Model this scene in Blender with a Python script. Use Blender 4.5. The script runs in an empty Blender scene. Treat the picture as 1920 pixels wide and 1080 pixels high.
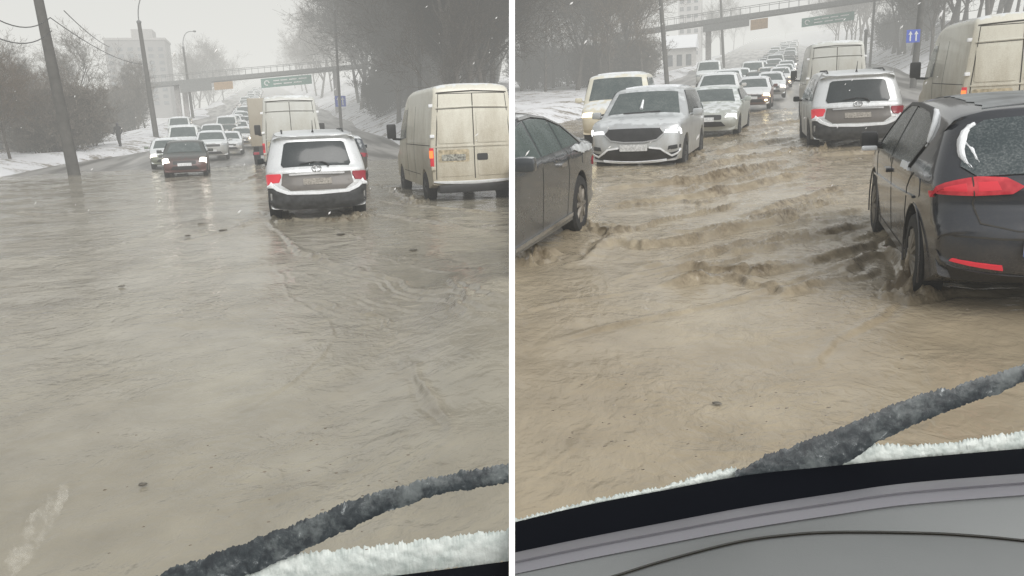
import bpy, bmesh, math, random
import numpy as np
from mathutils import Vector, Matrix
random.seed(7); rng = np.random.default_rng(11)
R = math.radians
sc = bpy.context.scene
col = sc.collection

# ------------------------------------------------------------------ camera and the two road frames
F_PX, CX, CY, H = 1500.0, 960.0, 540.0, 1.63
def dcam(px, py): return Vector(((px-CX)/F_PX, (CY-py)/F_PX, -1.0))
def frame_cam(vx, vy, slope):
    a, b = dcam(vx, vy), dcam(vx+200, vy-200*math.tan(R(slope)))
    n = b.cross(a)
    if n.y < 0: n = -n
    n.normalize(); e = a.normalized(); r = e.cross(n)
    return r, e, n
class Frame: pass
def make_frame(vx, vy, slope):
    f = Frame(); f.r, f.e, f.n = frame_cam(vx, vy, slope); f.o = -H*f.n
    return f
FA = make_frame(500, 249, 2.0)      # calm street
FB = make_frame(1430, 142, 3.2)     # street with standing waves
U = (FA.n+FB.n).normalized()
Fw = Vector((0, 0, -1)); Fw = (Fw-U*Fw.dot(U)).normalized()
Rt = Fw.cross(U)
M3 = Matrix((Rt, Fw, U))            # camera space -> world
CAM = Vector((0, 0, H))
cam_rot = M3.to_4x4()
for f in (FA, FB):
    rot = Matrix((f.r, f.e, f.n)).transposed()
    f.m = Matrix.Translation(CAM + M3 @ f.o) @ (M3 @ rot).to_4x4()
    f.side = -1 if f is FA else 1
def prof(Y, f):                    # the roads climb beyond the flooded dip
    if f is FA: y0, s, w = 58, .063, 9.0
    else: y0, s, w = 52, .045, 10.0
    t = (Y-y0)/w
    sp = t if t > 30 else math.log(1+math.exp(t))
    return s*w*sp
def prof_np(Y, f):
    y0, s, w = (58, .063, 9.0) if f is FA else (52, .045, 10.0)
    t = (Y-y0)/w
    return s*w*np.where(t > 30, t, np.log1p(np.exp(np.minimum(t, 30))))
def X_at(f, px, Y, z=None):        # lateral offset seen at picture column px, distance Y
    if z is None: z = prof(Y, f)
    k = (px-CX)/F_PX
    P0 = f.o + f.e*Y + f.n*z
    return -(P0.x + k*P0.z)/(f.r.x + k*f.r.z)
def ground(f, px, py, z=0.0):
    d = dcam(px, py)
    t = (z - H)/d.dot(f.n)
    P = d*t - f.o
    return P.dot(f.r), P.dot(f.e)
def Yw(px_per_m): return F_PX/px_per_m
SEAM_N = M3 @ Vector((1, 0, 0))
SEAM_P = CAM

# ------------------------------------------------------------------ helpers
def tag(o, label=None, cat=None, group=None, kind=None):
    if label: o['label'] = label
    if cat: o['category'] = cat
    if group: o['group'] = group
    if kind: o['kind'] = kind
    return o
def link(name, me, parent=None, m=None):
    o = bpy.data.objects.new(name, me); col.objects.link(o)
    if parent is not None: o.parent = parent
    if m is not None: o.matrix_world = m
    return o
def mesh_of(bm, name, mat, smooth=30):
    me = bpy.data.meshes.new(name)
    bmesh.ops.recalc_face_normals(bm, faces=bm.faces)
    bm.to_mesh(me); bm.free()
    for p in me.polygons: p.use_smooth = smooth > 0
    if smooth > 0: me.set_sharp_from_angle(angle=R(smooth))
    for mm in (mat if isinstance(mat, (list, tuple)) else [mat]): me.materials.append(mm)
    return me
def part(name, bm, mat, parent, smooth=30): return link(name, mesh_of(bm, name, mat, smooth), parent)
def empty(name, m=None):
    o = bpy.data.objects.new(name, None); col.objects.link(o); o.empty_display_size = .3
    if m is not None: o.matrix_world = m
    return o
def place(f, X, Y, z=None, rz=0, s=1, lean=0):
    if z is None: z = prof(Y, f)
    m = f.m @ Matrix.Translation((X, Y, z)) @ Matrix.Rotation(rz, 4, 'Z') @ Matrix.Rotation(lean, 4, 'Y')
    return m @ Matrix.Scale(s, 4)
def copy_tree(o, parent=None):
    c = o.copy(); col.objects.link(c); c.parent = parent
    for ch in [x for x in KIDS.get(o.name, ())]:
        d = copy_tree(ch, c); KIDS.setdefault(c.name, []).append(d)
    return c
KIDS = {}
def index_kids(o):
    if o.name in KIDS: return
    KIDS[o.name] = list(o.children)
    for c in o.children: index_kids(c)

def box(bm, x0, x1, y0, y1, z0, z1, bev=0):
    vs = [bm.verts.new((x, y, z)) for x in (x0, x1) for y in (y0, y1) for z in (z0, z1)]
    fs = [(0,1,3,2), (4,6,7,5), (0,4,5,1), (2,3,7,6), (0,2,6,4), (1,5,7,3)]
    ff = [bm.faces.new([vs[i] for i in q]) for q in fs]
    if bev:
        es = list({e for f_ in ff for e in f_.edges})
        bmesh.ops.bevel(bm, geom=es, offset=bev, segments=2, affect='EDGES', profile=.6)
    return vs
def tube(bm, pts, rads, n=8, cap=True):
    pts = [Vector(p) for p in pts]
    if not hasattr(rads, '__len__'): rads = [rads]*len(pts)
    rings = []; ref = None
    for i, p in enumerate(pts):
        t = (pts[min(i+1, len(pts)-1)] - pts[max(i-1, 0)])
        if t.length < 1e-9: t = Vector((0, 0, 1))
        t.normalize()
        if ref is None: ref = Vector((1, 0, 0)) if abs(t.x) < .8 else Vector((0, 1, 0))
        a = t.cross(ref).normalized(); b = t.cross(a); ref = -b if False else ref
        rings.append([bm.verts.new(p + (a*math.cos(2*math.pi*k/n) + b*math.sin(2*math.pi*k/n))*rads[i]) for k in range(n)])
    for i in range(len(rings)-1):
        for k in range(n):
            bm.faces.new((rings[i][k], rings[i][(k+1) % n], rings[i+1][(k+1) % n], rings[i+1][k]))
    if cap:
        bm.faces.new(rings[0]); bm.faces.new(rings[-1])
def lathe(bm, prof_pts, n=24, axis='X', cx=0, cy=0, cz=0):
    rings = []
    for (u, r) in prof_pts:
        ring = []
        for k in range(n):
            a = 2*math.pi*k/n
            if axis == 'X': p = (cx+u, cy+r*math.cos(a), cz+r*math.sin(a))
            elif axis == 'Y': p = (cx+r*math.cos(a), cy+u, cz+r*math.sin(a))
            else: p = (cx+r*math.cos(a), cy+r*math.sin(a), cz+u)
            ring.append(bm.verts.new(p))
        rings.append(ring)
    for i in range(len(rings)-1):
        for k in range(n):
            bm.faces.new((rings[i][k], rings[i][(k+1) % n], rings[i+1][(k+1) % n], rings[i+1][k]))
    bm.faces.new(rings[0]); bm.faces.new(rings[-1])

# ------------------------------------------------------------------ materials
def newmat(name):
    m = bpy.data.materials.new(name); m.use_nodes = True
    nt = m.node_tree; b = nt.nodes['Principled BSDF']
    return m, nt, b
def N(nt, t, **kw):
    n = nt.nodes.new(t)
    for k, v in kw.items():
        if k in n.inputs: n.inputs[k].default_value = v
        else: setattr(n, k, v)
    return n
def rgb(c): return (c[0], c[1], c[2], 1)
def simple(name, c, rough=.5, metal=0, var=.15, scale=6, coat=0, bump=0, spec=.5):
    m, nt, b = newmat(name)
    tc = N(nt, 'ShaderNodeTexCoord'); no = N(nt, 'ShaderNodeTexNoise', Scale=scale, Detail=6)
    nt.links.new(tc.outputs['Object'], no.inputs['Vector'])
    rp = N(nt, 'ShaderNodeMapRange'); rp.inputs['From Min'].default_value = .3; rp.inputs['From Max'].default_value = .7
    rp.inputs['To Min'].default_value = 1-var; rp.inputs['To Max'].default_value = 1+var
    nt.links.new(no.outputs['Fac'], rp.inputs['Value'])
    mx = N(nt, 'ShaderNodeVectorMath', operation='SCALE'); mx.inputs[0].default_value = c[:3]
    nt.links.new(rp.outputs[0], mx.inputs['Scale']); nt.links.new(mx.outputs[0], b.inputs['Base Color'])
    b.inputs['Roughness'].default_value = rough; b.inputs['Metallic'].default_value = metal
    b.inputs['Coat Weight'].default_value = coat; b.inputs['Specular IOR Level'].default_value = spec
    if bump:
        bp = N(nt, 'ShaderNodeBump', Strength=bump, Distance=.02); nt.links.new(no.outputs['Fac'], bp.inputs['Height'])
        nt.links.new(bp.outputs[0], b.inputs['Normal'])
    return m
def paint(name, c, dirt=(.20, .165, .115), z0=.35, z1=1.3, amt=.8, rough=.28, metal=0.0, snow=0.0, coat=.5, streak=4):
    """car paint with road dirt thrown up from below and thin snow lying on upward faces"""
    m, nt, b = newmat(name); L = nt.links
    tc = N(nt, 'ShaderNodeTexCoord'); sep = N(nt, 'ShaderNodeSeparateXYZ'); L.new(tc.outputs['Object'], sep.inputs[0])
    mr = N(nt, 'ShaderNodeMapRange'); mr.inputs['From Min'].default_value = z1; mr.inputs['From Max'].default_value = z0
    L.new(sep.outputs['Z'], mr.inputs['Value'])
    mp = N(nt, 'ShaderNodeMapping'); mp.inputs['Scale'].default_value = (streak, streak*.6, streak*.35); L.new(tc.outputs['Object'], mp.inputs[0])
    n1 = N(nt, 'ShaderNodeTexNoise', Scale=1.6, Detail=8, Roughness=.7); L.new(mp.outputs[0], n1.inputs['Vector'])
    n2 = N(nt, 'ShaderNodeTexNoise', Scale=60, Detail=3); L.new(tc.outputs['Object'], n2.inputs['Vector'])
    a = N(nt, 'ShaderNodeMath', operation='MULTIPLY_ADD'); L.new(n1.outputs['Fac'], a.inputs[0]); a.inputs[1].default_value = 1.5; a.inputs[2].default_value = -.75
    s = N(nt, 'ShaderNodeMath', operation='ADD'); L.new(a.outputs[0], s.inputs[0]); L.new(mr.outputs[0], s.inputs[1])
    a2 = N(nt, 'ShaderNodeMath', operation='MULTIPLY_ADD'); L.new(n2.outputs['Fac'], a2.inputs[0]); a2.inputs[1].default_value = .9; a2.inputs[2].default_value = -.45
    s2 = N(nt, 'ShaderNodeMath', operation='ADD', use_clamp=True); L.new(s.outputs[0], s2.inputs[0]); L.new(a2.outputs[0], s2.inputs[1])
    k = N(nt, 'ShaderNodeMath', operation='MULTIPLY'); L.new(s2.outputs[0], k.inputs[0]); k.inputs[1].default_value = amt
    mix = N(nt, 'ShaderNodeMix', data_type='RGBA'); L.new(k.outputs[0], mix.inputs['Factor'])
    mix.inputs['A'].default_value = rgb(c); mix.inputs['B'].default_value = rgb(dirt)
    out = mix.outputs['Result']
    rr = N(nt, 'ShaderNodeMapRange'); L.new(k.outputs[0], rr.inputs['Value']); rr.inputs['To Min'].default_value = rough; rr.inputs['To Max'].default_value = .7
    if snow > 0:
        ge = N(nt, 'ShaderNodeNewGeometry'); sn = N(nt, 'ShaderNodeSeparateXYZ'); L.new(ge.outputs['Normal'], sn.inputs[0])
        n3 = N(nt, 'ShaderNodeTexNoise', Scale=5, Detail=6); L.new(tc.outputs['Object'], n3.inputs['Vector'])
        q = N(nt, 'ShaderNodeMath', operation='MULTIPLY'); L.new(sn.outputs['Z'], q.inputs[0]); L.new(n3.outputs['Fac'], q.inputs[1])
        mq = N(nt, 'ShaderNodeMapRange'); L.new(q.outputs[0], mq.inputs['Value'])
        mq.inputs['From Min'].default_value = .5-.3*snow; mq.inputs['From Max'].default_value = .62-.3*snow; mq.inputs['To Max'].default_value = .9
        m2 = N(nt, 'ShaderNodeMix', data_type='RGBA'); L.new(mq.outputs[0], m2.inputs['Factor']); L.new(out, m2.inputs['A']); m2.inputs['B'].default_value = (.72, .75, .76, 1)
        out = m2.outputs['Result']
    L.new(out, b.inputs['Base Color']); L.new(rr.outputs[0], b.inputs['Roughness'])
    b.inputs['Metallic'].default_value = metal; b.inputs['Coat Weight'].default_value = coat*.6; b.inputs['Coat Roughness'].default_value = .08
    return m
def emis(name, c, st, base=(.6, .6, .6)):
    m, nt, b = newmat(name)
    b.inputs['Base Color'].default_value = rgb(base); b.inputs['Roughness'].default_value = .15
    b.inputs['Emission Color'].default_value = rgb(c); b.inputs['Emission Strength'].default_value = st
    return m
def glass(name, c=(.03, .04, .045), rough=.06, dirt=.25, edge=(.3, .3, .28)):
    m, nt, b = newmat(name); L = nt.links
    tc = N(nt, 'ShaderNodeTexCoord'); n1 = N(nt, 'ShaderNodeTexNoise', Scale=3.5, Detail=9, Roughness=.75); L.new(tc.outputs['Object'], n1.inputs['Vector'])
    n2 = N(nt, 'ShaderNodeTexNoise', Scale=70, Detail=2); L.new(tc.outputs['Object'], n2.inputs['Vector'])
    ad = N(nt, 'ShaderNodeMath', operation='ADD'); L.new(n1.outputs['Fac'], ad.inputs[0]); L.new(n2.outputs['Fac'], ad.inputs[1])
    mr = N(nt, 'ShaderNodeMapRange'); L.new(ad.outputs[0], mr.inputs['Value'])
    mr.inputs['From Min'].default_value = .9; mr.inputs['From Max'].default_value = 1.4; mr.inputs['To Max'].default_value = dirt*2
    mix = N(nt, 'ShaderNodeMix', data_type='RGBA'); L.new(mr.outputs[0], mix.inputs['Factor']); mix.inputs['A'].default_value = rgb(c); mix.inputs['B'].default_value = rgb(edge)
    L.new(mix.outputs['Result'], b.inputs['Base Color'])
    rr = N(nt, 'ShaderNodeMapRange'); L.new(mr.outputs[0], rr.inputs['Value']); rr.inputs['To Min'].default_value = rough; rr.inputs['To Max'].default_value = .5
    L.new(rr.outputs[0], b.inputs['Roughness'])
    return m
def water_mat(name, c1, c2, rough=.12, bs=.5, scl=1.0):
    m, nt, b = newmat(name); L = nt.links
    tc = N(nt, 'ShaderNodeTexCoord')
    mp = N(nt, 'ShaderNodeMapping'); mp.inputs['Scale'].default_value = (.32, .2, 1); L.new(tc.outputs['Object'], mp.inputs[0])
    n1 = N(nt, 'ShaderNodeTexNoise', Scale=1.0, Detail=7, Roughness=.6, Distortion=1.2); L.new(mp.outputs[0], n1.inputs['Vector'])
    mr = N(nt, 'ShaderNodeMapRange'); L.new(n1.outputs['Fac'], mr.inputs['Value']); mr.inputs['From Min'].default_value = .35; mr.inputs['From Max'].default_value = .66
    mix = N(nt, 'ShaderNodeMix', data_type='RGBA'); L.new(mr.outputs[0], mix.inputs['Factor']); mix.inputs['A'].default_value = rgb(c1); mix.inputs['B'].default_value = rgb(c2)
    # fine silt mottling
    n4 = N(nt, 'ShaderNodeTexNoise', Scale=3, Detail=6); mp4 = N(nt, 'ShaderNodeMapping'); mp4.inputs['Scale'].default_value = (1, .8, 1)
    L.new(tc.outputs['Object'], mp4.inputs[0]); L.new(mp4.outputs[0], n4.inputs['Vector'])
    m4 = N(nt, 'ShaderNodeMapRange'); L.new(n4.outputs['Fac'], m4.inputs['Value']); m4.inputs['From Min'].default_value = .3; m4.inputs['From Max'].default_value = .7; m4.inputs['To Min'].default_value = .88; m4.inputs['To Max'].default_value = 1.1
    sc4 = N(nt, 'ShaderNodeVectorMath', operation='SCALE'); L.new(mix.outputs['Result'], sc4.inputs[0]); L.new(m4.outputs[0], sc4.inputs['Scale'])
    atn = N(nt, 'ShaderNodeAttribute', attribute_name='churn')
    ncx = N(nt, 'ShaderNodeTexNoise', Scale=7, Detail=6, Roughness=.7); L.new(tc.outputs['Object'], ncx.inputs['Vector'])
    ncm = N(nt, 'ShaderNodeMapRange'); L.new(ncx.outputs['Fac'], ncm.inputs['Value']); ncm.inputs['From Min'].default_value = .35; ncm.inputs['From Max'].default_value = .6
    chm = N(nt, 'ShaderNodeMath', operation='MULTIPLY', use_clamp=True); L.new(atn.outputs['Fac'], chm.inputs[0]); L.new(ncm.outputs[0], chm.inputs[1])
    mxc = N(nt, 'ShaderNodeMix', data_type='RGBA'); L.new(chm.outputs[0], mxc.inputs['Factor']); L.new(sc4.outputs[0], mxc.inputs['A']); mxc.inputs['B'].default_value = (.115, .087, .052, 1)
    L.new(mxc.outputs['Result'], b.inputs['Base Color'])
    # ripples: two directions, amplitude patchy
    mpa = N(nt, 'ShaderNodeMapping'); mpa.inputs['Scale'].default_value = (2.6*scl, 2.2*scl, 1); mpa.inputs['Rotation'].default_value = (0, 0, .25); L.new(tc.outputs['Object'], mpa.inputs[0])
    na = N(nt, 'ShaderNodeTexNoise', Scale=1, Detail=5, Roughness=.55, Distortion=.9); L.new(mpa.outputs[0], na.inputs['Vector'])
    mpb = N(nt, 'ShaderNodeMapping'); mpb.inputs['Scale'].default_value = (11*scl, 9*scl, 1); mpb.inputs['Rotation'].default_value = (0, 0, -.2); L.new(tc.outputs['Object'], mpb.inputs[0])
    nb = N(nt, 'ShaderNodeTexNoise', Scale=1, Detail=4, Roughness=.5, Distortion=.5); L.new(mpb.outputs[0], nb.inputs['Vector'])
    np_ = N(nt, 'ShaderNodeTexNoise', Scale=.45, Detail=3); L.new(tc.outputs['Object'], np_.inputs['Vector'])
    mpz = N(nt, 'ShaderNodeMapRange'); L.new(np_.outputs['Fac'], mpz.inputs['Value']); mpz.inputs['From Min'].default_value = .4; mpz.inputs['From Max'].default_value = .62; mpz.inputs['To Min'].default_value = .3; mpz.inputs['To Max'].default_value = 1.0
    mb = N(nt, 'ShaderNodeMath', operation='MULTIPLY'); L.new(nb.outputs['Fac'], mb.inputs[0]); mb.inputs[1].default_value = .42
    ab = N(nt, 'ShaderNodeMath', operation='ADD'); L.new(na.outputs['Fac'], ab.inputs[0]); L.new(mb.outputs[0], ab.inputs[1])
    mm = N(nt, 'ShaderNodeMath', operation='MULTIPLY'); L.new(ab.outputs[0], mm.inputs[0]); L.new(mpz.outputs[0], mm.inputs[1])
    bp = N(nt, 'ShaderNodeBump', Strength=bs, Distance=.05); L.new(mm.outputs[0], bp.inputs['Height']); L.new(bp.outputs[0], b.inputs['Normal'])
    b.inputs['Roughness'].default_value = rough; b.inputs['IOR'].default_value = 1.33
    return m

MAT = {}
MAT['tyre'] = simple('tyre_rubber', (.025, .025, .025), .8, var=.3, scale=20, bump=.2)
MAT['rim'] = simple('muddy_alloy', (.22, .2, .17), .5, .4, var=.3, scale=12)
MAT['rim_dark'] = simple('dark_wheel', (.06, .06, .06), .6, 0, var=.3, scale=12)
MAT['black'] = simple('black_plastic', (.028, .029, .031), .55, var=.3)
MAT['under'] = simple('wet_black_trim', (.022, .022, .024), .45, var=.4)
MAT['glass'] = glass('tinted_glass', (.02, .027, .03), .05, .10, (.14, .15, .15))
MAT['glass_dirty'] = glass('dirty_glass', (.05, .06, .06), .2, .4, (.2, .2, .18))
MAT['glass_front'] = glass('front_glass', (.07, .09, .09), .08, .3, (.25, .27, .26))
MAT['tail'] = emis('tail_lamp_lit', (1, .07, .10), .3, (.42, .02, .03))
MAT['tail_off'] = emis('tail_lamp_dull', (1, .03, .06), .03, (.26, .02, .035))
MAT['tail_big'] = emis('tail_lamp_red', (1, .06, .08), .09, (.42, .025, .035))
m_, nt_, b_ = newmat('wet_red_lens'); tc_ = N(nt_, 'ShaderNodeTexCoord'); wv_ = N(nt_, 'ShaderNodeTexNoise', Scale=5, Detail=3); nt_.links.new(tc_.outputs['Object'], wv_.inputs['Vector'])
no_ = N(nt_, 'ShaderNodeTexNoise', Scale=18, Detail=5); nt_.links.new(tc_.outputs['Object'], no_.inputs['Vector']); ml_ = N(nt_, 'ShaderNodeMath', operation='MULTIPLY'); nt_.links.new(wv_.outputs['Fac'], ml_.inputs[0]); nt_.links.new(no_.outputs['Fac'], ml_.inputs[1])
cr_ = N(nt_, 'ShaderNodeValToRGB'); nt_.links.new(ml_.outputs[0], cr_.inputs[0]); cr_.color_ramp.elements[0].position = .12; cr_.color_ramp.elements[0].color = (.30, .012, .022, 1); cr_.color_ramp.elements[1].color = (.50, .05, .06, 1); cr_.color_ramp.elements[1].position = .4
nt_.links.new(cr_.outputs[0], b_.inputs['Base Color']); nt_.links.new(cr_.outputs[0], b_.inputs['Emission Color']); b_.inputs['Emission Strength'].default_value = .35; b_.inputs['Roughness'].default_value = .12
MAT['tail_big'] = m_
MAT['orange'] = emis('amber_lamp', (1, .22, .04), 1.4, (.6, .1, .03))
MAT['head'] = emis('head_lamp_lit', (1, .9, .76), 4.5, (.8, .8, .8))
MAT['head_warm'] = emis('head_lamp_warm', (1, .80, .42), 4, (.8, .8, .7))
MAT['drl'] = emis('running_lamp', (.95, .98, 1), 1.6, (.8, .8, .8))
MAT['head_off'] = simple('head_lamp_clear', (.35, .37, .38), .15, var=.4, scale=30)
MAT['chrome'] = simple('chrome_trim', (.5, .5, .5), .25, .9)
MAT['plate'] = simple('plate_muddy', (.25, .23, .2), .6, var=.5, scale=35)
MAT['plate_white'] = simple('plate_white', (.55, .56, .56), .5, var=.25, scale=30)
MAT['plate_blue'] = simple('plate_blue', (.05, .12, .5), .5)
MAT['plate_yellow'] = simple('plate_yellow', (.75, .55, .08), .5)
MAT['snow'] = simple('snow_crust', (.78, .8, .82), .9, var=.08, scale=12, bump=.6)
MAT['seam'] = simple('panel_gap', (.04, .037, .03), .8)

# ------------------------------------------------------------------ vehicles
def catmull(pts, n=5):
    out = []; P = [Vector(p) for p in pts]
    for i in range(len(P)-1):
        p0 = P[max(i-1, 0)]; p1 = P[i]; p2 = P[i+1]; p3 = P[min(i+2, len(P)-1)]
        for k in range(n):
            t = k/n
            # tangents limited by the shorter chord keep corners crisp without overshoot
            d = (p2-p1).length
            m1 = (p2-p0); m1 = m1.normalized()*min(d, (p1-p0).length or d) if m1.length > 0 and i > 0 else (p2-p1)
            m2 = (p3-p1); m2 = m2.normalized()*min(d, (p3-p2).length or d) if m2.length > 0 and i < len(P)-2 else (p2-p1)
            h00 = 2*t**3-3*t**2+1; h10 = t**3-2*t**2+t; h01 = -2*t**3+3*t**2; h11 = t**3-t**2
            out.append(p1*h00+m1*h10+p2*h01+m2*h11)
    out.append(P[-1])
    return out

class Shape:
    """A vehicle body: side outline (y, z) + width law; every panel, pane and lamp is laid on the same surface."""
    def __init__(s, rear, roof, front, W, axles, wr, ground=.28, belt=.95, roofk=.78, Rend=.22, Rtop=.07, plan=.08, pw=3.0, n=5, archr=1.14, sillk=.96):
        s.W, s.axles, s.wr, s.belt, s.roofk, s.pw, s.sillk = W, axles, wr, belt, roofk, pw, sillk
        pts = rear + roof + front
        up = catmull(pts, n)
        s.nr = (len(rear)-1)*n; s.nf = (len(rear)+len(roof))*n
        s.ymin = min(p[0] for p in up); s.ymax = max(p[0] for p in up); s.H = max(p[1] for p in up)
        s.plan = plan; s.g = ground
        low = []
        ar = wr*archr; zc = wr
        def arch(yc, fwd):
            a0 = math.asin(max(-1, min(1, (ground-zc)/ar)))
            angs = [a0+(math.pi-2*a0)*k/14 for k in range(15)]
            return [Vector((yc+ar*math.cos(a), zc+ar*math.sin(a))) for a in angs]
        low += arch(axles[1], 1)              # front arch, from front to back
        low += [Vector((axles[1]+(axles[0]-axles[1])*t, ground)) for t in (.3, .5, .7)]
        low += arch(axles[0], 1)
        s.up = up; s.low = low
        s.ring = up + low; m = len(s.ring); s.nrm = []
        for i, p in enumerate(s.ring):
            t = s.ring[(i+1) % m]-s.ring[i-1]; t.normalize()
            s.nrm.append(Vector((-t[1], t[0])))     # outward for clockwise (rear-up-front) ordering
        s.Rr = []
        for i in range(m):
            if i < len(up):
                k = abs(s.nrm[i][0])**1.5
                s.Rr.append(Rend*k + Rtop*(1-k))
            else: s.Rr.append(.012)
        s.Rr[0] = s.Rr[len(up)-1] = .05
    def w(s, y, z):
        yc = (s.ymin+s.ymax)/2; hl = (s.ymax-s.ymin)/2
        k = 1 - s.plan*abs((y-yc)/hl)**4
        if z < s.belt:
            t = max(0, min(1, (z-s.g)/(s.belt-s.g))); kz = s.sillk+(1-s.sillk)*math.sin(t*math.pi/2)
        else:
            t = max(0, min(1.1, (z-s.belt)/(s.H-s.belt))); kz = 1-(1-s.roofk)*(t**1.15)
        return s.W/2*k*kz
    def W_(s, P, n, Rr, sx, ofs=0):
        a = min(1, abs(sx)); sgn = 1 if sx >= 0 else -1
        ins = Rr*(1-(1-a**s.pw)**(1/s.pw))
        q = P - n*ins
        x = sx*s.w(q[0], q[1])
        # outward direction turns from n to sideways near the corner
        c = (1-a**s.pw)**.5
        v = Vector((sgn*math.sqrt(max(0, 1-c*c)), n[0]*c, n[1]*c))
        return Vector((x, q[0], q[1])) + v*ofs
    def build(s, ns=9):
        bm = bmesh.new()
        ss = [math.sin(math.pi/2*(k/ns)) for k in range(ns+1)]
        ss = [-v for v in ss[::-1]][:-1] + ss
        cols = []
        for i, P in enumerate(s.ring):
            cols.append([bm.verts.new(s.W_(P, s.nrm[i], s.Rr[i], v)) for v in ss])
        m = len(cols)
        for i in range(m):
            for k in range(len(ss)-1):
                bm.faces.new((cols[i][k], cols[i][k+1], cols[(i+1) % m][k+1], cols[(i+1) % m][k]))
        for side, idx in ((-1, 0), (1, len(ss)-1)):
            f = bm.faces.new([c[idx] for c in cols])
            res = bmesh.ops.triangulate(bm, faces=[f])
            faces = res['faces']
            def cut(axis, v):
                nonlocal faces
                g = set(faces)
                for ff in faces:
                    g.update(ff.edges); g.update(ff.verts)
                co = [0, 0, 0]; co[axis] = v; no = [0, 0, 0]; no[axis] = 1
                r = bmesh.ops.bisect_plane(bm, geom=list(g), dist=1e-5, plane_co=co, plane_no=no)
                faces = [e for e in r['geom'] if isinstance(e, bmesh.types.BMFace)]
            z = s.g+.08
            while z < s.H: cut(2, z); z += .085
            y = s.ymin+.1
            while y < s.ymax: cut(1, y); y += .14
            for v in {v for f_ in faces for v in f_.verts}:
                v.co.x = side*s.w(v.co.y, v.co.z)
        return bm
    def end(s, x, z, which, ofs=0):
        up = s.up
        rng_ = range(0, len(up)-1)
        if which == 'rear':
            imax = max(range(len(up)), key=lambda i: (up[i][1] >= s.H-.02) and -i or -1e6)
            best = None
            for i in range(0, len(up)-1):
                if up[i][0] > s.ymin + (s.ymax-s.ymin)*.45: break
                if up[i][1] <= z <= up[i+1][1]: best = i; break
            if best is None: best = 0 if z < up[0][1] else max(i for i in range(len(up)) if up[i][0] < s.ymin+(s.ymax-s.ymin)*.45 and up[i][1] == max(p[1] for p in up if p[0] < s.ymin+(s.ymax-s.ymin)*.45))-1
            i = max(0, best); j = i+1
        else:
            best = None
            for i in range(len(up)-1, 0, -1):
                if up[i][0] < s.ymin + (s.ymax-s.ymin)*.45: break
                if up[i][1] <= z <= up[i-1][1]: best = i; break
            if best is None: best = len(up)-1
            i = best; j = i-1
        dz = up[j][1]-up[i][1]; t = 0 if abs(dz) < 1e-6 else max(0, min(1, (z-up[i][1])/dz))
        P = up[i].lerp(up[j], t); n = s.nrm[i].lerp(s.nrm[j], t); n.normalize(); Rr = s.Rr[i]*(1-t)+s.Rr[j]*t
        return s.W_(P, n, Rr, max(-1, min(1, x/s.w(P[0], P[1]))), ofs)
    def side(s, y, z, sg, ofs=0): return Vector((sg*(s.w(y, z)+ofs), y, z))
    def top(s, x, y, ofs=0):
        up = s.up
        c = [i for i in range(len(up)-1) if (up[i][0]-y)*(up[i+1][0]-y) <= 0]
        i = max(c, key=lambda q: up[q][1]) if c else 0
        dy = up[i+1][0]-up[i][0]; t = 0 if abs(dy) < 1e-6 else (y-up[i][0])/dy
        P = up[i].lerp(up[i+1], t); n = s.nrm[i].lerp(s.nrm[i+1], t); n.normalize()
        return s.W_(P, n, s.Rr[i], max(-1, min(1, x/s.w(P[0], P[1]))), ofs)

def patch(polys, fn, ofs, depth=.02, step=.08, jag=0):
    """2-D polygons meshed finely and laid on a body surface by fn(u, v, ofs), with a rim going down into it"""
    bm = bmesh.new()
    for poly in polys:
        b2 = bmesh.new()
        vs = [b2.verts.new((p[0], p[1], 0)) for p in poly]
        f = b2.faces.new(vs); bmesh.ops.triangulate(b2, faces=[f])
        for ax in (0, 1):
            lo = min(p[ax] for p in poly); hi = max(p[ax] for p in poly); v = math.floor(lo/step)*step+step
            while v < hi-1e-4:
                co = [0, 0, 0]; co[ax] = v; no = [0, 0, 0]; no[ax] = 1
                bmesh.ops.bisect_plane(b2, geom=b2.verts[:]+b2.edges[:]+b2.faces[:], dist=1e-5, plane_co=co, plane_no=no); v += step
        mp = {}
        for v in b2.verts: mp[v] = bm.verts.new(fn(v.co.x, v.co.y, ofs))
        for f in b2.faces:
            try: bm.faces.new([mp[v] for v in f.verts])
            except ValueError: pass
        if depth:
            lowm = {}
            for e in b2.edges:
                if len(e.link_faces) == 1:
                    for v in e.verts:
                        if v not in lowm: lowm[v] = bm.verts.new(fn(v.co.x, v.co.y, ofs-depth))
                    try: bm.faces.new((mp[e.verts[0]], mp[e.verts[1]], lowm[e.verts[1]], lowm[e.verts[0]]))
                    except ValueError: pass
        b2.free()
    return bm
def rrect(x0, x1, z0, z1, r=.03, n=3):
    pts = []
    for cx, cz, a0 in ((x1-r, z1-r, 0), (x0+r, z1-r, 90), (x0+r, z0+r, 180), (x1-r, z0+r, 270)):
        for k in range(n+1):
            a = R(a0+90*k/n); pts.append((cx+r*math.cos(a), cz+r*math.sin(a)))
    return pts
def mirrx(poly): return [(-p[0], p[1]) for p in poly][::-1]
def jagged(poly, amp=.02, step=.06, seed=1):
    rr = random.Random(seed); out = []
    for i in range(len(poly)):
        a, b = Vector(poly[i]), Vector(poly[(i+1) % len(poly)]); n = max(1, int((b-a).length/step))
        for k in range(n):
            p = a.lerp(b, k/n); out.append((p[0]+rr.uniform(-amp, amp), p[1]+rr.uniform(-amp, amp)))
    return out

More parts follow.
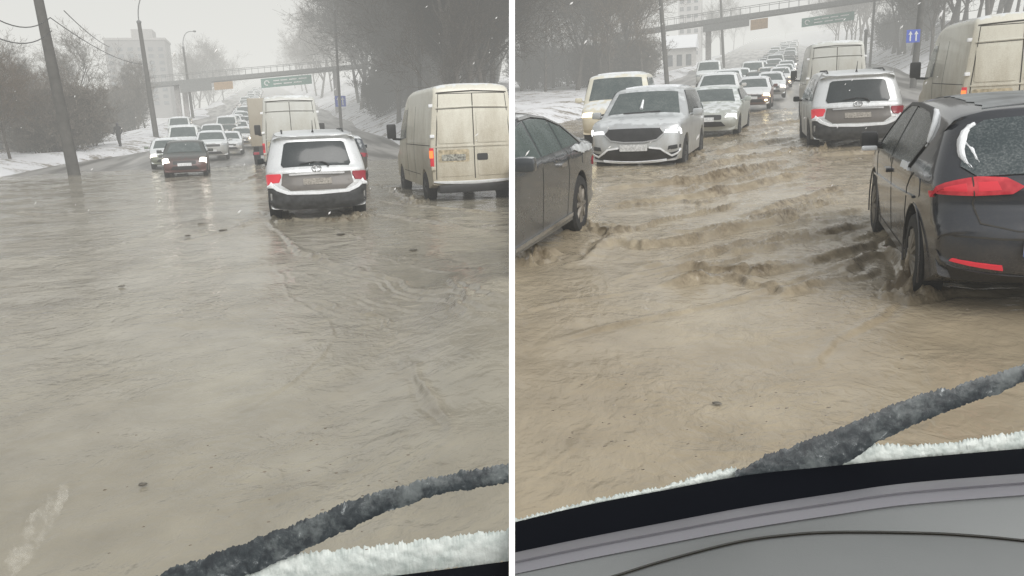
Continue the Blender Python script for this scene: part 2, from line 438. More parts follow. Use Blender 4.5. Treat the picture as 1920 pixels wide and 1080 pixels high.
class Car:
    def __init__(s, name, shape, body_mat):
        s.S = shape; s.root = empty(name); s.shape = shape
        s.body = part('body', shape.build(), body_mat, s.root, 40)
    def rear(s, name, polys, mat, ofs=.012, depth=.03, parent=None, step=.08):
        return part(name, patch(polys, lambda u, v, o: s.S.end(u, v, 'rear', o), ofs, depth, step), mat, parent or s.root)
    def front(s, name, polys, mat, ofs=.012, depth=.03, parent=None, step=.08):
        return part(name, patch(polys, lambda u, v, o: s.S.end(u, v, 'front', o), ofs, depth, step), mat, parent or s.root)
    def sidep(s, name, polys, mat, sg, ofs=.008, depth=.02, parent=None, step=.1):
        return part(name, patch(polys, lambda u, v, o: s.S.side(u, v, sg, o), ofs, depth, step), mat, parent or s.root)
    def topp(s, name, polys, mat, ofs=.02, depth=.03, parent=None, step=.12):
        return part(name, patch(polys, lambda u, v, o: s.S.top(u, v, o), ofs, depth, step), mat, parent or s.root)
    def wheels(s, rim='rim', width=.21, spokes=5, n=28):
        S = s.S; r = S.wr
        for ya in S.axles:
            for sg in (-1, 1):
                bm = bmesh.new(); xo = S.W/2*.985
                x1 = xo; x0 = xo-width
                pr = [(x0, r*.62), (x0+.01, r*.93), (x0+.04, r), (x1-.04, r), (x1-.01, r*.93), (x1-.005, r*.68), (x1-.03, r*.62)]
                lathe(bm, [(sg*u, rr) for u, rr in pr], n, 'X', 0, ya, r)
                t = part('wheel', bm, MAT['tyre'], s.root, 35)
                bm = bmesh.new()
                lathe(bm, [(sg*(x1-.05), .02), (sg*(x1-.045), r*.60), (sg*(x1-.02), r*.64), (sg*(x1-.02), r*.66), (sg*(x1-.06), r*.67)], n, 'X', 0, ya, r)
                for k in range(spokes):
                    a = 2*math.pi*k/spokes
                    tube(bm, [(sg*(x1-.025), ya+.03*math.cos(a), r+.03*math.sin(a)), (sg*(x1-.03), ya+r*.63*math.cos(a), r+r*.63*math.sin(a))], [.035, .022], 6)
                lathe(bm, [(sg*(x1-.03), .06), (sg*(x1-.01), .05), (sg*(x1-.005), .02)], 12, 'X', 0, ya, r)
                part('rim', bm, MAT[rim], t, 35)
    def mirror(s, y, z, mat, size=(.22, .14, .16), back=None):
        for sg in (-1, 1):
            w = s.S.w(y, z); bm = bmesh.new(); a, b, c = size
            box(bm, *sorted((sg*(w+.06), sg*(w+.06+a))), y-b/2, y+b/2, z, z+c, bev=.035)
            tube(bm, [(sg*(w-.03), y, z+.02), (sg*(w+.09), y, z+.04)], .025, 6)
            t = part('mirror', bm, mat, s.root, 40)
            bm = bmesh.new()
            box(bm, *sorted((sg*(w+.08), sg*(w+.04+a))), y-b/2-.006, y-b/2+.01, z+.02, z+c-.02)
            part('mirror_glass', bm, MAT['glass'], t, 0)

def gap(pts, wd=.012):      # thin strip polygon following a polyline (panel gaps, trim)
    P = [Vector(p) for p in pts]; L_, R_ = [], []
    for i, p in enumerate(P):
        t = (P[min(i+1, len(P)-1)]-P[max(i-1, 0)]).normalized(); nn = Vector((-t[1], t[0]))*wd/2
        L_.append(tuple(p+nn)); R_.append(tuple(p-nn))
    return L_+R_[::-1]

# ---- the silver SUV seen from behind in both streets
def make_suv(name, seed=1):
    S = Shape(rear=[(-2.30, .30), (-2.40, .42), (-2.43, .60), (-2.41, .78), (-2.35, .86), (-2.33, 1.02), (-2.26, 1.12), (-2.10, 1.42), (-2.0, 1.60), (-2.07, 1.66)],
              roof=[(-1.95, 1.71), (-1.2, 1.765), (-.3, 1.78), (.35, 1.74), (.62, 1.66)],
              front=[(1.0, 1.42), (1.38, 1.14), (1.5, 1.09), (2.0, 1.0), (2.28, .88), (2.38, .72), (2.40, .5), (2.33, .30)],
              W=1.91, axles=(-1.38, 1.42), wr=.36, belt=1.04, roofk=.76, Rend=.2, Rtop=.09, plan=.07)
    c = Car(name, S, paint('silver_paint', (.66, .68, .69), (.21, .195, .17), .3, 1.12, .8, .3, .3, .75))
    c.rear('rear_window', [[(-.60, 1.1), (.60, 1.1), (.635, 1.15), (.55, 1.52), (.5, 1.55), (-.5, 1.55), (-.55, 1.52), (-.635, 1.15)]], MAT['glass'], .012)
    lamp = [(.70, .84), (.915, .85), (.93, .93), (.90, .99), (.66, .98), (.65, .92)]
    c.rear('tail_lamp', [mirrx(lamp)], MAT['tail'], .02)
    c.rear('tail_lamp', [lamp], MAT['tail_off'], .02)
    c.rear('tailgate_panel', [[(-.62, .985), (-.66, .78), (-.5, .66), (.5, .66), (.66, .78), (.62, .985)]], paint('muddy_gate', (.075, .07, .065), (.16, .135, .11), .3, 1.2, .55, .45), .008)
    c.rear('chrome_strip', [gap([(-.50, .955), (0, .965), (.50, .955)], .035)], MAT['chrome'], .024)
    c.rear('number_plate', [rrect(-.26, .26, .76, .87, .01, 1)], MAT['plate'], .02)
    c.rear('bumper_lip', [gap([(-.84, .84), (-.72, .70), (-.55, .625), (0, .605), (.55, .625), (.72, .70), (.84, .84)], .055)], MAT['snow'], .03)
    c.rear('lower_bumper', [[(-.955, .76), (-.84, .74), (-.70, .64), (-.5, .58), (0, .57), (.5, .58), (.70, .64), (.84, .74), (.955, .76), (.955, .4), (.9, .31), (-.9, .31), (-.955, .4)]], simple('lower_bumper_dark', (.05, .052, .055), .5, var=.5, scale=8), .018)
    for sg in (-1, 1):
        po = [(sg*.80, .73), (sg*.91, .76), (sg*.9, .83), (sg*.78, .82)]
        c.rear('snow_clump', [jagged(po, .008, .04, seed+sg)], MAT['snow'], .045, .05)
        c.sidep('side_window', [[(-2.0, 1.14), (-1.1, 1.13), (-1.12, 1.58), (-1.75, 1.55)], [(-1.05, 1.13), (-.12, 1.12), (-.14, 1.62), (-1.07, 1.6)], [(-.07, 1.12), (1.15, 1.12), (.55, 1.58), (-.07, 1.62)]], MAT['glass'], sg)
        c.sidep('door_gap', [gap([(-.1, 1.08), (-.1, .4)]), gap([(-1.08, 1.08), (-1.1, .75), (-1.0, .4)]), gap([(1.0, 1.05), (1.0, .4)])], MAT['seam'], sg, .003, .004)
        c.front('head_lamp', [[(sg*.55, .72), (sg*.9, .75), (sg*.88, .9), (sg*.6, .84)][::sg]], MAT['head_off'], .015)
        bm = bmesh.new()
        tube(bm, [(sg*.58, -1.7, 1.72), (sg*.58, -1.4, 1.775), (sg*.59, .1, 1.775), (sg*.60, .35, 1.70)], .016, 6)
        part('roof_rail', bm, MAT['black'], c.root)
    c.front('windscreen', [[(-.72, 1.16), (.72, 1.16), (.62, 1.62), (-.62, 1.62)]], MAT['glass_front'])
    c.front('grille', [rrect(-.45, .45, .55, .78, .05)], MAT['black'])
    bm = bmesh.new()
    pts = []
    for k in range(20):
        a = 2*math.pi*k/20; pts.append(S.end(.085*math.cos(a), 1.045+.05*math.sin(a), 'rear', .02))
    tube(bm, pts+[pts[0]], .009, 6, False)
    pts = [S.end(.03*math.cos(2*math.pi*k/12), 1.045+.045*math.sin(2*math.pi*k/12), 'rear', .02) for k in range(13)]
    tube(bm, pts, .006, 5, False)
    pts = [S.end(.06*math.cos(2*math.pi*k/12), 1.065+.02*math.sin(2*math.pi*k/12), 'rear', .02) for k in range(13)]
    tube(bm, pts, .006, 5, False)
    part('emblem', bm, MAT['chrome'], c.root)
    bm = bmesh.new()
    tube(bm, [S.end(x, z, 'rear', .035) for x, z in ((.22, 1.07), (.2, 1.12), (.12, 1.155), (-.05, 1.16), (-.3, 1.13))], [.018, .015, .012, .01, .008], 6)
    part('rear_wiper', bm, MAT['black'], c.root)
    bm = bmesh.new(); tube(bm, [(0, -1.8, 1.72), (0, -1.8, 1.77), (0, -1.93, 1.95)], [.03, .012, .004], 6)
    part('antenna', bm, MAT['black'], c.root)
    c.wheels('rim_dark', .24); c.mirror(.85, 1.06, MAT['black'], (.15, .12, .13))
    return c.root

# ---- tall panel vans
def make_van(name, paintm, H=2.62, W=2.0, mirrors=True, hinges=True, lamps='low', L=5.6, windows=False):
    k = H-.05
    S = Shape(rear=[(-L/2+.06, .42), (-L/2, .5), (-L/2, .9), (-L/2, 1.5), (-L/2+.01, 2.0), (-L/2+.03, k-.17), (-L/2+.09, k-.03)],
              roof=[(-L/2+.25, H), (0, H+.02), (L/2-2.2, H-.02), (L/2-1.75, H-.16)],
              front=[(L/2-1.3, H-.6), (L/2-.85, 1.35), (L/2-.7, 1.22), (L/2-.25, 1.08), (L/2-.08, .9), (L/2, .65), (L/2-.04, .35)],
              W=W, axles=(-L/2+.95, L/2-.92), wr=.35, ground=.34, belt=1.3, roofk=.84, Rend=.10, Rtop=.16, plan=.03, pw=3)
    c = Car(name, S, paintm)
    hw = W/2
    rz0, rz1 = .56, H-.22
    c.rear('door_gap', [gap([(0, rz0), (0, rz1)], .022), gap([(-hw*.86, rz0), (-hw*.84, 1.3), (-hw*.74, rz1), (hw*.74, rz1), (hw*.84, 1.3), (hw*.86, rz0)], .018)], MAT['seam'], .003, .004)
    for sg in (-1, 1):
        d = c.rear('rear_door', [rrect(*sorted((sg*.07, sg*hw*.78)), 1.34, rz1-.38, .04)], paintm, .014)
        c.rear('lower_panel', [rrect(*sorted((sg*.07, sg*hw*.80)), .62, 1.2, .04)], paintm, .012, parent=d)
        if hinges:
            for z in (.8, 1.5, 2.15):
                bm = bmesh.new(); p = S.end(sg*hw*.9, z, 'rear', .02)
                box(bm, p.x-.05, p.x+.05, p.y-.03, p.y+.04, z-.035, z+.035, .012); part('hinge', bm, MAT['snow'] if z > 1 else paintm, c.root)
        lz = (.85, 1.25) if lamps == 'low' else (.75, 1.15)
        lp = [(sg*hw*.90, lz[0]), (sg*hw*.995, lz[0]), (sg*hw*.995, lz[1]), (sg*hw*.90, lz[1])][::sg]
        t = c.rear('tail_lamp', [lp], MAT['tail'], .012)
        c.rear('amber_lamp', [[(sg*hw*.905, lz[1]-.22), (sg*hw*.99, lz[1]-.22), (sg*hw*.99, lz[1]-.06), (sg*hw*.905, lz[1]-.06)][::sg]], MAT['orange'] if lamps == 'low' else MAT['tail_off'], .018, parent=t)
        c.sidep('front_door_window', [[(L/2-2.15, 1.45), (L/2-1.1, 1.38), (L/2-1.25, 1.75), (L/2-1.7, 2.15), (L/2-2.15, 2.15)]], MAT['glass_front'], sg)
        c.sidep('door_gap', [gap([(L/2-2.25, 2.2), (L/2-2.25, .5)]), gap([(L/2-3.45, 2.2), (L/2-3.45, .5)]), gap([(-L/2+.1, 1.3), (L/2-2.3, 1.3)], .016), gap([(-L/2+1.5, .62), (L/2-1.6, .62)], .016)], MAT['seam'], sg, .003, .004)
        c.front('head_lamp', [[(sg*.55, .8), (sg*.93, .8), (sg*.9, 1.05), (sg*.6, .98)][::sg]], MAT['head_off'], .015)
    c.rear('waist_rib', [gap([(-hw*.84, 1.27), (0, 1.275), (hw*.84, 1.27)], .03), gap([(-hw*.80, rz1-.30), (0, rz1-.28), (hw*.80, rz1-.30)], .014)], MAT['seam'] if False else paintm, .02, .03)
    c.rear('crease_line', [gap([(-hw*.80, rz1-.33), (0, rz1-.31), (hw*.80, rz1-.33)], .012)], MAT['seam'], .004, .006)
    c.rear('plate_recess', [rrect(-.80, -.12, .93, 1.2, .03)], simple('muddy_recess', (.42, .36, .25), .8, var=.4, scale=14), .014)
    c.rear('roof_gutter', [gap([(-hw*.78, rz1+.02), (0, rz1+.05), (hw*.78, rz1+.02)], .03)], MAT['seam'], .004, .006)
    c.rear('number_plate', [rrect(-.72, -.20, .96, 1.10, .02)], simple('plate_scuffed', (.25, .25, .22), .6, var=.95, scale=22), .02)
    c.rear('door_handle', [rrect(.06, .3, .95, 1.1, .03)], MAT['black'], .016)
    c.rear('bumper_edge', [gap([(-hw*.9, .5), (0, .485), (hw*.9, .5)], .05)], MAT['snow'], .035, .05)
    bm = bmesh.new(); box(bm, -hw*.82, hw*.82, -L/2-.02, -L/2+.3, .26, .44, .03); part('bumper', bm, MAT['under'], c.root)
    c.front('windscreen', [[(-.85, 1.4), (.85, 1.4), (.76, H-.45), (-.76, H-.45)]], MAT['glass_front'])
    c.front('grille', [rrect(-.45, .45, .7, .92, .04)], MAT['black'])
    c.wheels('rim_dark', .24)
    if mirrors:
        for sg in (-1, 1):
            y, z = L/2-1.15, 1.45; w = S.w(y, z); bm = bmesh.new()
            box(bm, *sorted((sg*(w+.12), sg*(w+.36))), y-.06, y+.08, z-.02, z+.36, bev=.04)
            tube(bm, [(sg*(w-.04), y+.05, z-.05), (sg*(w+.2), y, z-.03), (sg*(w+.24), y, z+.04)], .03, 6)
            part('mirror', bm, MAT['black'], c.root, 40)
    return c.root

# ---- generic cars, faced towards us
def make_front_car(name, paintm, kind='hatch', head='head', snow=True, lampshape=None, glassm='glass_front', fog=False, big=False):
    if kind == 'suv':
        S = Shape(rear=[(-2.2, .32), (-2.3, .5), (-2.3, .8), (-2.2, 1.05), (-1.95, 1.5), (-1.8, 1.62)],
                  roof=[(-1.5, 1.68), (-.6, 1.72), (.2, 1.70), (.5, 1.64)],
                  front=[(.85, 1.44), (1.2, 1.19), (1.3, 1.15), (1.8, 1.11), (2.12, 1.04), (2.24, .92), (2.29, .70), (2.30, .48), (2.2, .27)],
                  W=1.88, axles=(-1.35, 1.38), wr=.36, belt=1.03, roofk=.76, Rend=.26, Rtop=.09, plan=.07)
        ws = [(-.74, 1.2), (.74, 1.2), (.62, 1.61), (-.62, 1.61)]; hz = .92
    elif kind == 'van':
        S = Shape(rear=[(-2.4, .35), (-2.45, .6), (-2.42, 1.2), (-2.3, 1.75), (-2.15, 1.9)],
                  roof=[(-1.8, 1.95), (-.2, 1.97), (.9, 1.94), (1.15, 1.88)],
                  front=[(1.4, 1.6), (1.75, 1.22), (1.85, 1.17), (2.2, 1.05), (2.35, .9), (2.42, .65), (2.4, .45), (2.3, .3)],
                  W=1.9, axles=(-1.45, 1.5), wr=.33, belt=1.12, roofk=.84, Rend=.2, Rtop=.11, plan=.05)
        ws = [(-.76, 1.24), (.76, 1.24), (.67, 1.82), (-.67, 1.82)]; hz = .86
    elif kind == 'sedan':
        S = Shape(rear=[(-2.3, .3), (-2.4, .5), (-2.38, .85), (-2.3, .98)],
                  roof=[(-1.9, 1.04), (-1.65, 1.08), (-1.1, 1.34), (-.7, 1.44), (-.2, 1.47), (.2, 1.44)],
                  front=[(.55, 1.3), (1.1, 1.03), (1.2, .98), (1.9, .86), (2.2, .75), (2.33, .62), (2.38, .45), (2.28, .24)],
                  W=1.85, axles=(-1.4, 1.42), wr=.32, ground=.22, belt=.95, roofk=.74, Rend=.28, Rtop=.07, plan=.08)
        ws = [(-.70, 1.04), (.70, 1.04), (.55, 1.37), (-.55, 1.37)]; hz = .68
    else:
        S = Shape(rear=[(-1.9, .3), (-2.0, .5), (-2.0, .8), (-1.9, 1.02), (-1.65, 1.38), (-1.5, 1.46)],
                  roof=[(-1.2, 1.5), (-.4, 1.52), (.1, 1.5), (.4, 1.44)],
                  front=[(.8, 1.2), (1.1, 1.02), (1.2, .98), (1.65, .88), (1.9, .76), (1.99, .6), (2.02, .45), (1.93, .26)],
                  W=1.72, axles=(-1.25, 1.27), wr=.31, ground=.22, belt=.95, roofk=.76, Rend=.25, Rtop=.08, plan=.08)
        ws = [(-.66, 1.04), (.66, 1.04), (.53, 1.41), (-.53, 1.41)]; hz = .7
    c = Car(name, S, paintm); hw = S.W/2
    c.front('windscreen', [ws], MAT[glassm], .012)
    zr = max(p[1] for p in ws)
    rz = .62 if kind in ('sedan', 'hatch') else .75
    for sg in (-1, 1):
        if lampshape: lp = [(sg*a, b) for a, b in lampshape][::sg]
        else: lp = [(sg*hw*.58, hz-.06), (sg*hw*.93, hz-.04), (sg*hw*.9, hz+.08), (sg*hw*.62, hz+.06)][::sg]
        c.front('head_lamp', [lp], MAT[head if isinstance(head, str) else head[(sg+1)//2]], .02)
        if fog: c.front('fog_lamp', [rrect(*sorted((sg*hw*.66, sg*hw*.80)), .38, .48, .03)], MAT[head if isinstance(head, str) else head[(sg+1)//2]], .03)
        b = S.belt+.09
        if kind == 'sedan': sw = [(-1.55, b), (.95, b), (.35, zr), (-.75, zr), (-1.2, 1.25)]
        elif kind == 'van': sw = [(-2.2, b), (1.45, b), (1.1, zr-.03), (-2.1, zr-.03)]
        elif kind == 'suv': sw = [(-1.95, b), (.95, b), (.4, zr), (-1.4, zr-.02)]
        else: sw = [(-1.55, b), (.9, b), (.35, zr), (-1.2, zr)]
        c.sidep('side_window', [sw], MAT['glass'], sg)
    c.front('grille', [rrect(-hw*.5, hw*.5, hz-.13, hz+.0, .04)], MAT['black'], .012)
    c.front('air_intake', [[(-hw*.62, .36), (hw*.62, .36), (hw*.5, .5), (-hw*.5, .5)]], MAT['under'], .012)
    c.front('number_plate', [rrect(-.26, .26, .5, .61, .01, 1)], MAT['plate_white'], .03)
    c.rear('tail_lamp', [[(hw*.6, .8), (hw*.95, .8), (hw*.92, .95), (hw*.62, .93)], [(-hw*.95, .8), (-hw*.6, .8), (-hw*.62, .93), (-hw*.92, .95)]][:1], MAT['tail_off'])
    if snow: c.topp('roof_snow', [jagged([(-hw*.62, S.ymin+(1.1 if kind=='sedan' else .65)), (hw*.62, S.ymin+(1.1 if kind=='sedan' else .65)), (hw*.62, (.1 if kind != 'van' else .9)), (-hw*.62, (.1 if kind != 'van' else .9))], .02, .2, 5)], MAT['snow'], .025, .04, step=.2)
    c.wheels('rim_dark', .2, n=20); c.mirror(S.ymax-1.45 if kind != 'van' else S.ymax-.95, S.belt+.06, paintm, (.2, .12, .14))
    return c

def far_copy(root, f, px, Y, rz=0, z=None, dz=-.1, label=None, group=None, cat=None):
    index_kids(root)
    o = copy_tree(root); zz = (prof(Y, f) if z is None else z)
    o.matrix_world = place(f, X_at(f, px, Y, zz), Y, zz+dz, rz)
    tag(o, label, cat, group); return o
PI = math.pi

# ================================================================== WATER, ROAD, BANKS
def vnoise(x, y, seed=0):
    xi, yi = np.floor(x).astype(np.int64), np.floor(y).astype(np.int64)
    xf, yf = x-xi, y-yi
    def h(a, b):
        v = (a*374761393 + b*668265263 + seed*974634777) & 0xffffffff
        v = ((v ^ (v >> 13))*1274126177) & 0xffffffff
        return ((v ^ (v >> 16)) & 0xffff)/65535.0
    u, v = xf*xf*(3-2*xf), yf*yf*(3-2*yf)
    return (h(xi, yi)*(1-u)+h(xi+1, yi)*u)*(1-v)+(h(xi, yi+1)*(1-u)+h(xi+1, yi+1)*u)*v*1.0
def fbm(x, y, oct=4, seed=0, ridged=False):
    s = 0; a = .5
    for o in range(oct):
        n = vnoise(x, y, seed+o)
        if ridged: n = 1-abs(2*n-1)
        s = s + a*n; x = x*2.03+5.1; y = y*2.03+1.7; a *= .5
    return s
def ridge_field(X, Y, lines):
    """sum of wavelets along polylines: (points, height, width, roughness); crest at the line, hollow on the near side"""
    Z = np.zeros_like(X); C_ = np.zeros_like(X)
    wob = (fbm(X*1.6, Y*1.6, 3, 91)-.45)*.5
    wob2 = (fbm(X*5, Y*5, 2, 77)-.4)*.16
    for pts, amp, wd, rough in lines:
        P = np.array(pts); best = np.full(X.shape, 1e9); sd = np.zeros_like(X); along = np.zeros_like(X); acc = 0
        xm0, xm1 = P[:, 0].min()-1.5, P[:, 0].max()+1.5; ym0, ym1 = P[:, 1].min()-1.5, P[:, 1].max()+1.5
        msk = (X > xm0) & (X < xm1) & (Y > ym0) & (Y < ym1)
        if not msk.any(): continue
        x, y = X[msk]+wob[msk]*rough*.8+wob2[msk]*rough, Y[msk]+wob[msk]*rough*.8+wob2[msk]*rough
        b = np.full(x.shape, 1e9); s_ = np.zeros_like(x); al = np.zeros_like(x)
        seg = np.linalg.norm(np.diff(P, axis=0), axis=1); tot = seg.sum()
        for i in range(len(P)-1):
            d = P[i+1]-P[i]; L2 = (d**2).sum()
            t = np.clip(((x-P[i, 0])*d[0]+(y-P[i, 1])*d[1])/L2, 0, 1)
            qx, qy = x-(P[i, 0]+t*d[0]), y-(P[i, 1]+t*d[1]); dd = np.hypot(qx, qy)
            m = dd < b; sg = np.sign(d[0]*(y-P[i, 1])-d[1]*(x-P[i, 0]))
            b[m] = dd[m]; s_[m] = sg[m]; al[m] = ((acc+t*seg[i])/tot)[m]; acc += seg[i]
        u = b*s_/(wd*.5)
        fade = np.clip(np.minimum(al, 1-al)*6, 0, 1)**.7
        mod = np.clip(1.6*fbm(x*2.4, y*2.4, 3, 13)+.1, .45, 1.4)
        prof_ = np.exp(-np.abs(np.where(u > 0, u*.8, u*1.5))**1.6) - .45*np.exp(-((u+1.25)/.8)**2)
        Z[msk] += amp*1.0*prof_*fade*mod
        CH = np.exp(-np.abs((u+.35)*.95)**1.5)*fade*np.clip(mod*1.6-.55, 0, 1.2)*min(1, amp/.045)
        C_[msk] = np.maximum(C_[msk], CH)
    global LAST_CHURN
    LAST_CHURN = C_
    return Z
def sheet(name, f, radii, a0, a1, na, zfun, mat, kind='structure', base_tri=True):
    ang = np.linspace(R(a0), R(a1), na)
    RR, AA = np.meshgrid(radii, ang, indexing='ij')
    X, Y = RR*np.sin(AA), RR*np.cos(AA)
    Z = zfun(X, Y)
    nr = len(radii)
    co = np.stack([X, Y, Z], -1).reshape(-1, 3)
    # keep only this road's side of the seam
    m = np.array(f.m); W = co @ m[:3, :3].T + m[:3, 3]
    sd = ((W-np.array(SEAM_P)) @ np.array(SEAM_N)).reshape(nr, na)*f.side
    idx = np.arange(nr*na).reshape(nr, na)
    q = np.stack([idx[:-1, :-1], idx[:-1, 1:], idx[1:, 1:], idx[1:, :-1]], -1).reshape(-1, 4)
    # snap the column beside the seam onto it: project vertices within one cell past the seam
    flat = sd.reshape(-1)
    keep = (flat[q] > 0).any(axis=1); q = q[keep]
    cross = np.unique(q[(flat[q] <= 0).any(axis=1)])
    cross = cross[flat[cross] <= 0]
    Wc = W[cross] - (flat[cross]*f.side)[:, None]*np.array(SEAM_N)[None, :]
    inv = np.linalg.inv(m); co[cross] = Wc @ inv[:3, :3].T + inv[:3, 3]
    used = np.unique(q); remap = -np.ones(nr*na, int); remap[used] = np.arange(len(used))
    me = bpy.data.meshes.new(name); n = len(used)
    me.vertices.add(n); me.vertices.foreach_set('co', co[used].astype(np.float32).ravel())
    q = remap[q]; q = q[:, ::-1]
    me.loops.add(q.size); me.loops.foreach_set('vertex_index', q.astype(np.int32).ravel())
    me.polygons.add(len(q)); me.polygons.foreach_set('loop_start', (np.arange(len(q))*4).astype(np.int32)); 
    me.polygons.foreach_set('use_smooth', np.ones(len(q), bool))
    me.update(calc_edges=True)
    at = me.attributes.new('churn', 'FLOAT', 'POINT'); at.data.foreach_set('value', LAST_CHURN.reshape(-1)[used].astype(np.float32))
    me.validate(); me.materials.append(mat)
    o = link(name, me, None, f.m); tag(o, kind=kind)
    if f is FB:      # the water's edge along the step between the two levels
        bm = bmesh.new(); bm.from_mesh(me)
        pn = (f.m.inverted().to_3x3() @ SEAM_N).normalized(); pp = f.m.inverted() @ SEAM_P
        be = [e for e in bm.edges if len(e.link_faces) == 1 and all(abs((v.co-pp).dot(pn)) < .004 for v in e.verts)]
        r = bmesh.ops.extrude_edge_only(bm, edges=be)
        for v in r['geom']:
            if isinstance(v, bmesh.types.BMVert): v.co.z -= 2.2
        bm.to_mesh(me); bm.free()
    return o

def gl(f, pts): return [ground(f, *p) for p in pts]
A_lines = [(gl(FA, [(395, 797), (470, 765), (540, 722), (600, 672), (629, 632), (606, 592), (545, 556), (520, 500)]), .009, .035, .25),
           (gl(FA, [(430, 690), (390, 640), (345, 600)]), .006, .05, .5),
           (gl(FA, [(500, 412), (540, 455), (600, 488), (690, 512), (800, 545), (880, 575), (960, 600)]), .024, .11, .5),
           (gl(FA, [(520, 440), (575, 478), (650, 508), (760, 545), (850, 590), (900, 640), (955, 680)]), .018, .09, .5),
           (gl(FA, [(690, 398), (760, 410), (860, 425), (960, 440)]), .035, .16, .6),
           (gl(FA, [(700, 372), (770, 385), (860, 392), (960, 405)]), .03, .2, .6),
           (gl(FA, [(860, 545), (900, 590), (960, 618)]), .018, .06, .4),
           (gl(FA, [(840, 530), (880, 600), (960, 655)]), .018, .07, .4),
           (gl(FA, [(745, 680), (790, 730), (820, 790), (860, 860)]), .012, .07, .4),
           (gl(FA, [(770, 690), (812, 760), (835, 800)]), .012, .05, .4),
           (gl(FA, [(505, 408), (470, 412), (430, 430), (360, 450)]), .04, .2, .8),
           (gl(FA, [(505, 395), (560, 412), (640, 414), (700, 396)]), .06, .16, .9),
           (gl(FA, [(420, 352), (470, 332), (510, 318)]), .045, .3, .7),
           (gl(FA, [(300, 330), (400, 318), (500, 300)]), .05, .35, .7),
           (gl(FA, [(310, 322), (345, 324), (385, 318)]), .08, .35, .8),
           (gl(FA, [(20, 395), (90, 402), (160, 400)]), .03, .3, .8),
           (gl(FA, [(720, 350), (740, 358), (775, 382), (800, 378)]), .07, .15, .9),
           (gl(FA, [(150, 480), (250, 450), (330, 420)]), .015, .15, .9)]
B_lines = [(gl(FB, [(1122, 468), (1165, 452), (1210, 461), (1290, 452), (1350, 436), (1430, 424), (1508, 397)]), .10, .15, 1),
           (gl(FB, [(1120, 356), (1200, 350), (1290, 341), (1390, 325), (1480, 303)]), .11, .2, 1),
           (gl(FB, [(1125, 388), (1200, 381), (1330, 366), (1420, 345), (1500, 328)]), .10, .18, 1),
           (gl(FB, [(1310, 292), (1400, 277), (1490, 258)]), .10, .25, 1),
           (gl(FB, [(1290, 318), (1380, 300), (1500, 282)]), .08, .22, 1),
           (gl(FB, [(1380, 245), (1440, 236), (1510, 225)]), .09, .3, 1),
           (gl(FB, [(1400, 215), (1450, 208), (1510, 203)]), .10, .4, 1),
           (gl(FB, [(1180, 516), (1300, 500), (1400, 512), (1500, 498), (1600, 468), (1650, 450)]), .05, .12, 1),
           (gl(FB, [(1240, 540), (1330, 520), (1480, 545), (1540, 532)]), .045, .09, 1),
           (gl(FB, [(1470, 552), (1500, 545), (1545, 540)]), .05, .07, 1),
           (gl(FB, [(1330, 480), (1430, 470), (1540, 440), (1620, 420)]), .05, .12, 1),
           (gl(FB, [(1400, 405), (1500, 372), (1600, 350)]), .06, .15, 1),
           (gl(FB, [(1110, 425), (1150, 440), (1130, 470), (1060, 505)]), .05, .14, 1),
           (gl(FB, [(975, 660), (1100, 622), (1250, 590), (1400, 558), (1500, 556)]), .018, .08, 1),
           (gl(FB, [(985, 912), (1040, 870), (1090, 830), (1150, 762), (1260, 730)]), .006, .04, .4),
           (gl(FB, [(970, 590), (1080, 560), (1200, 548)]), .018, .08, 1),
           (gl(FB, [(1560, 520), (1620, 480), (1690, 470), (1705, 500)]), .06, .12, 1),
           (gl(FB, [(1520, 700), (1560, 640), (1640, 600), (1700, 560)]), .02, .08, .8),
           (gl(FB, [(1500, 285), (1530, 292), (1600, 288), (1660, 280)]), .09, .2, 1),
           (gl(FB, [(1610, 420), (1650, 440), (1690, 480), (1700, 545), (1800, 545), (1930, 550)]), .055, .13, .9)]
rw = random.Random(5)
for k in range(34):
    x0 = rw.uniform(1110, 1500); y0 = rw.uniform(215, 560)**1.0; ln = rw.uniform(170, 420)*(.5+y0/700); sl = rw.uniform(-.30, -.10); x1 = min(x0+ln, 1640)
    if x0 < 1120+max(0, 430-y0)*0: pass
    n = 5; pts = [(x0+(x1-x0)*i/n, y0+sl*(x1-x0)*i/n+rw.uniform(-7, 7)) for i in range(n+1)]
    if min(p[1] for p in pts) < 190: continue
    B_lines.append((gl(FB, pts), rw.uniform(.025, .06)*(1.0 if y0 < 480 else .6), rw.uniform(.05, .10)*(1+max(0, 300-y0)/120), 1))
for cx_, cy_, n_ in ((1660, 425, 5), (1722, 545, 7), (1105, 425, 5), (1530, 280, 4), (1660, 272, 4), (1125, 300, 3), (1290, 292, 4), (1010, 480, 5)):   # broken water round the tyres
    for k in range(n_):
        a = rw.uniform(-60, -5); b_ = rw.uniform(8, 70)
        B_lines.append((gl(FB, [(cx_+a*cy_/500, cy_+rw.uniform(-12, 16)*cy_/500), (cx_+(a+b_)*.3, cy_+rw.uniform(-8, 18)*cy_/500), (cx_+b_*cy_/500, cy_+rw.uniform(-14, 14)*cy_/500)]), rw.uniform(.04, .08), rw.uniform(.05, .09), 1))
for cx_, cy_, n_ in ((525, 402, 4), (670, 396, 4), (785, 372, 4), (735, 350, 3), (345, 318, 3), (500, 310, 3)):
    for k in range(n_):
        a = rw.uniform(-50, -5); b_ = rw.uniform(8, 50)
        A_lines.append((gl(FA, [(cx_+a*.8, cy_+rw.uniform(-8, 12)), (cx_+(a+b_)*.3, cy_+rw.uniform(-4, 14)), (cx_+b_*.8, cy_+rw.uniform(-8, 10))]), rw.uniform(.03, .06), rw.uniform(.06, .10), 1))
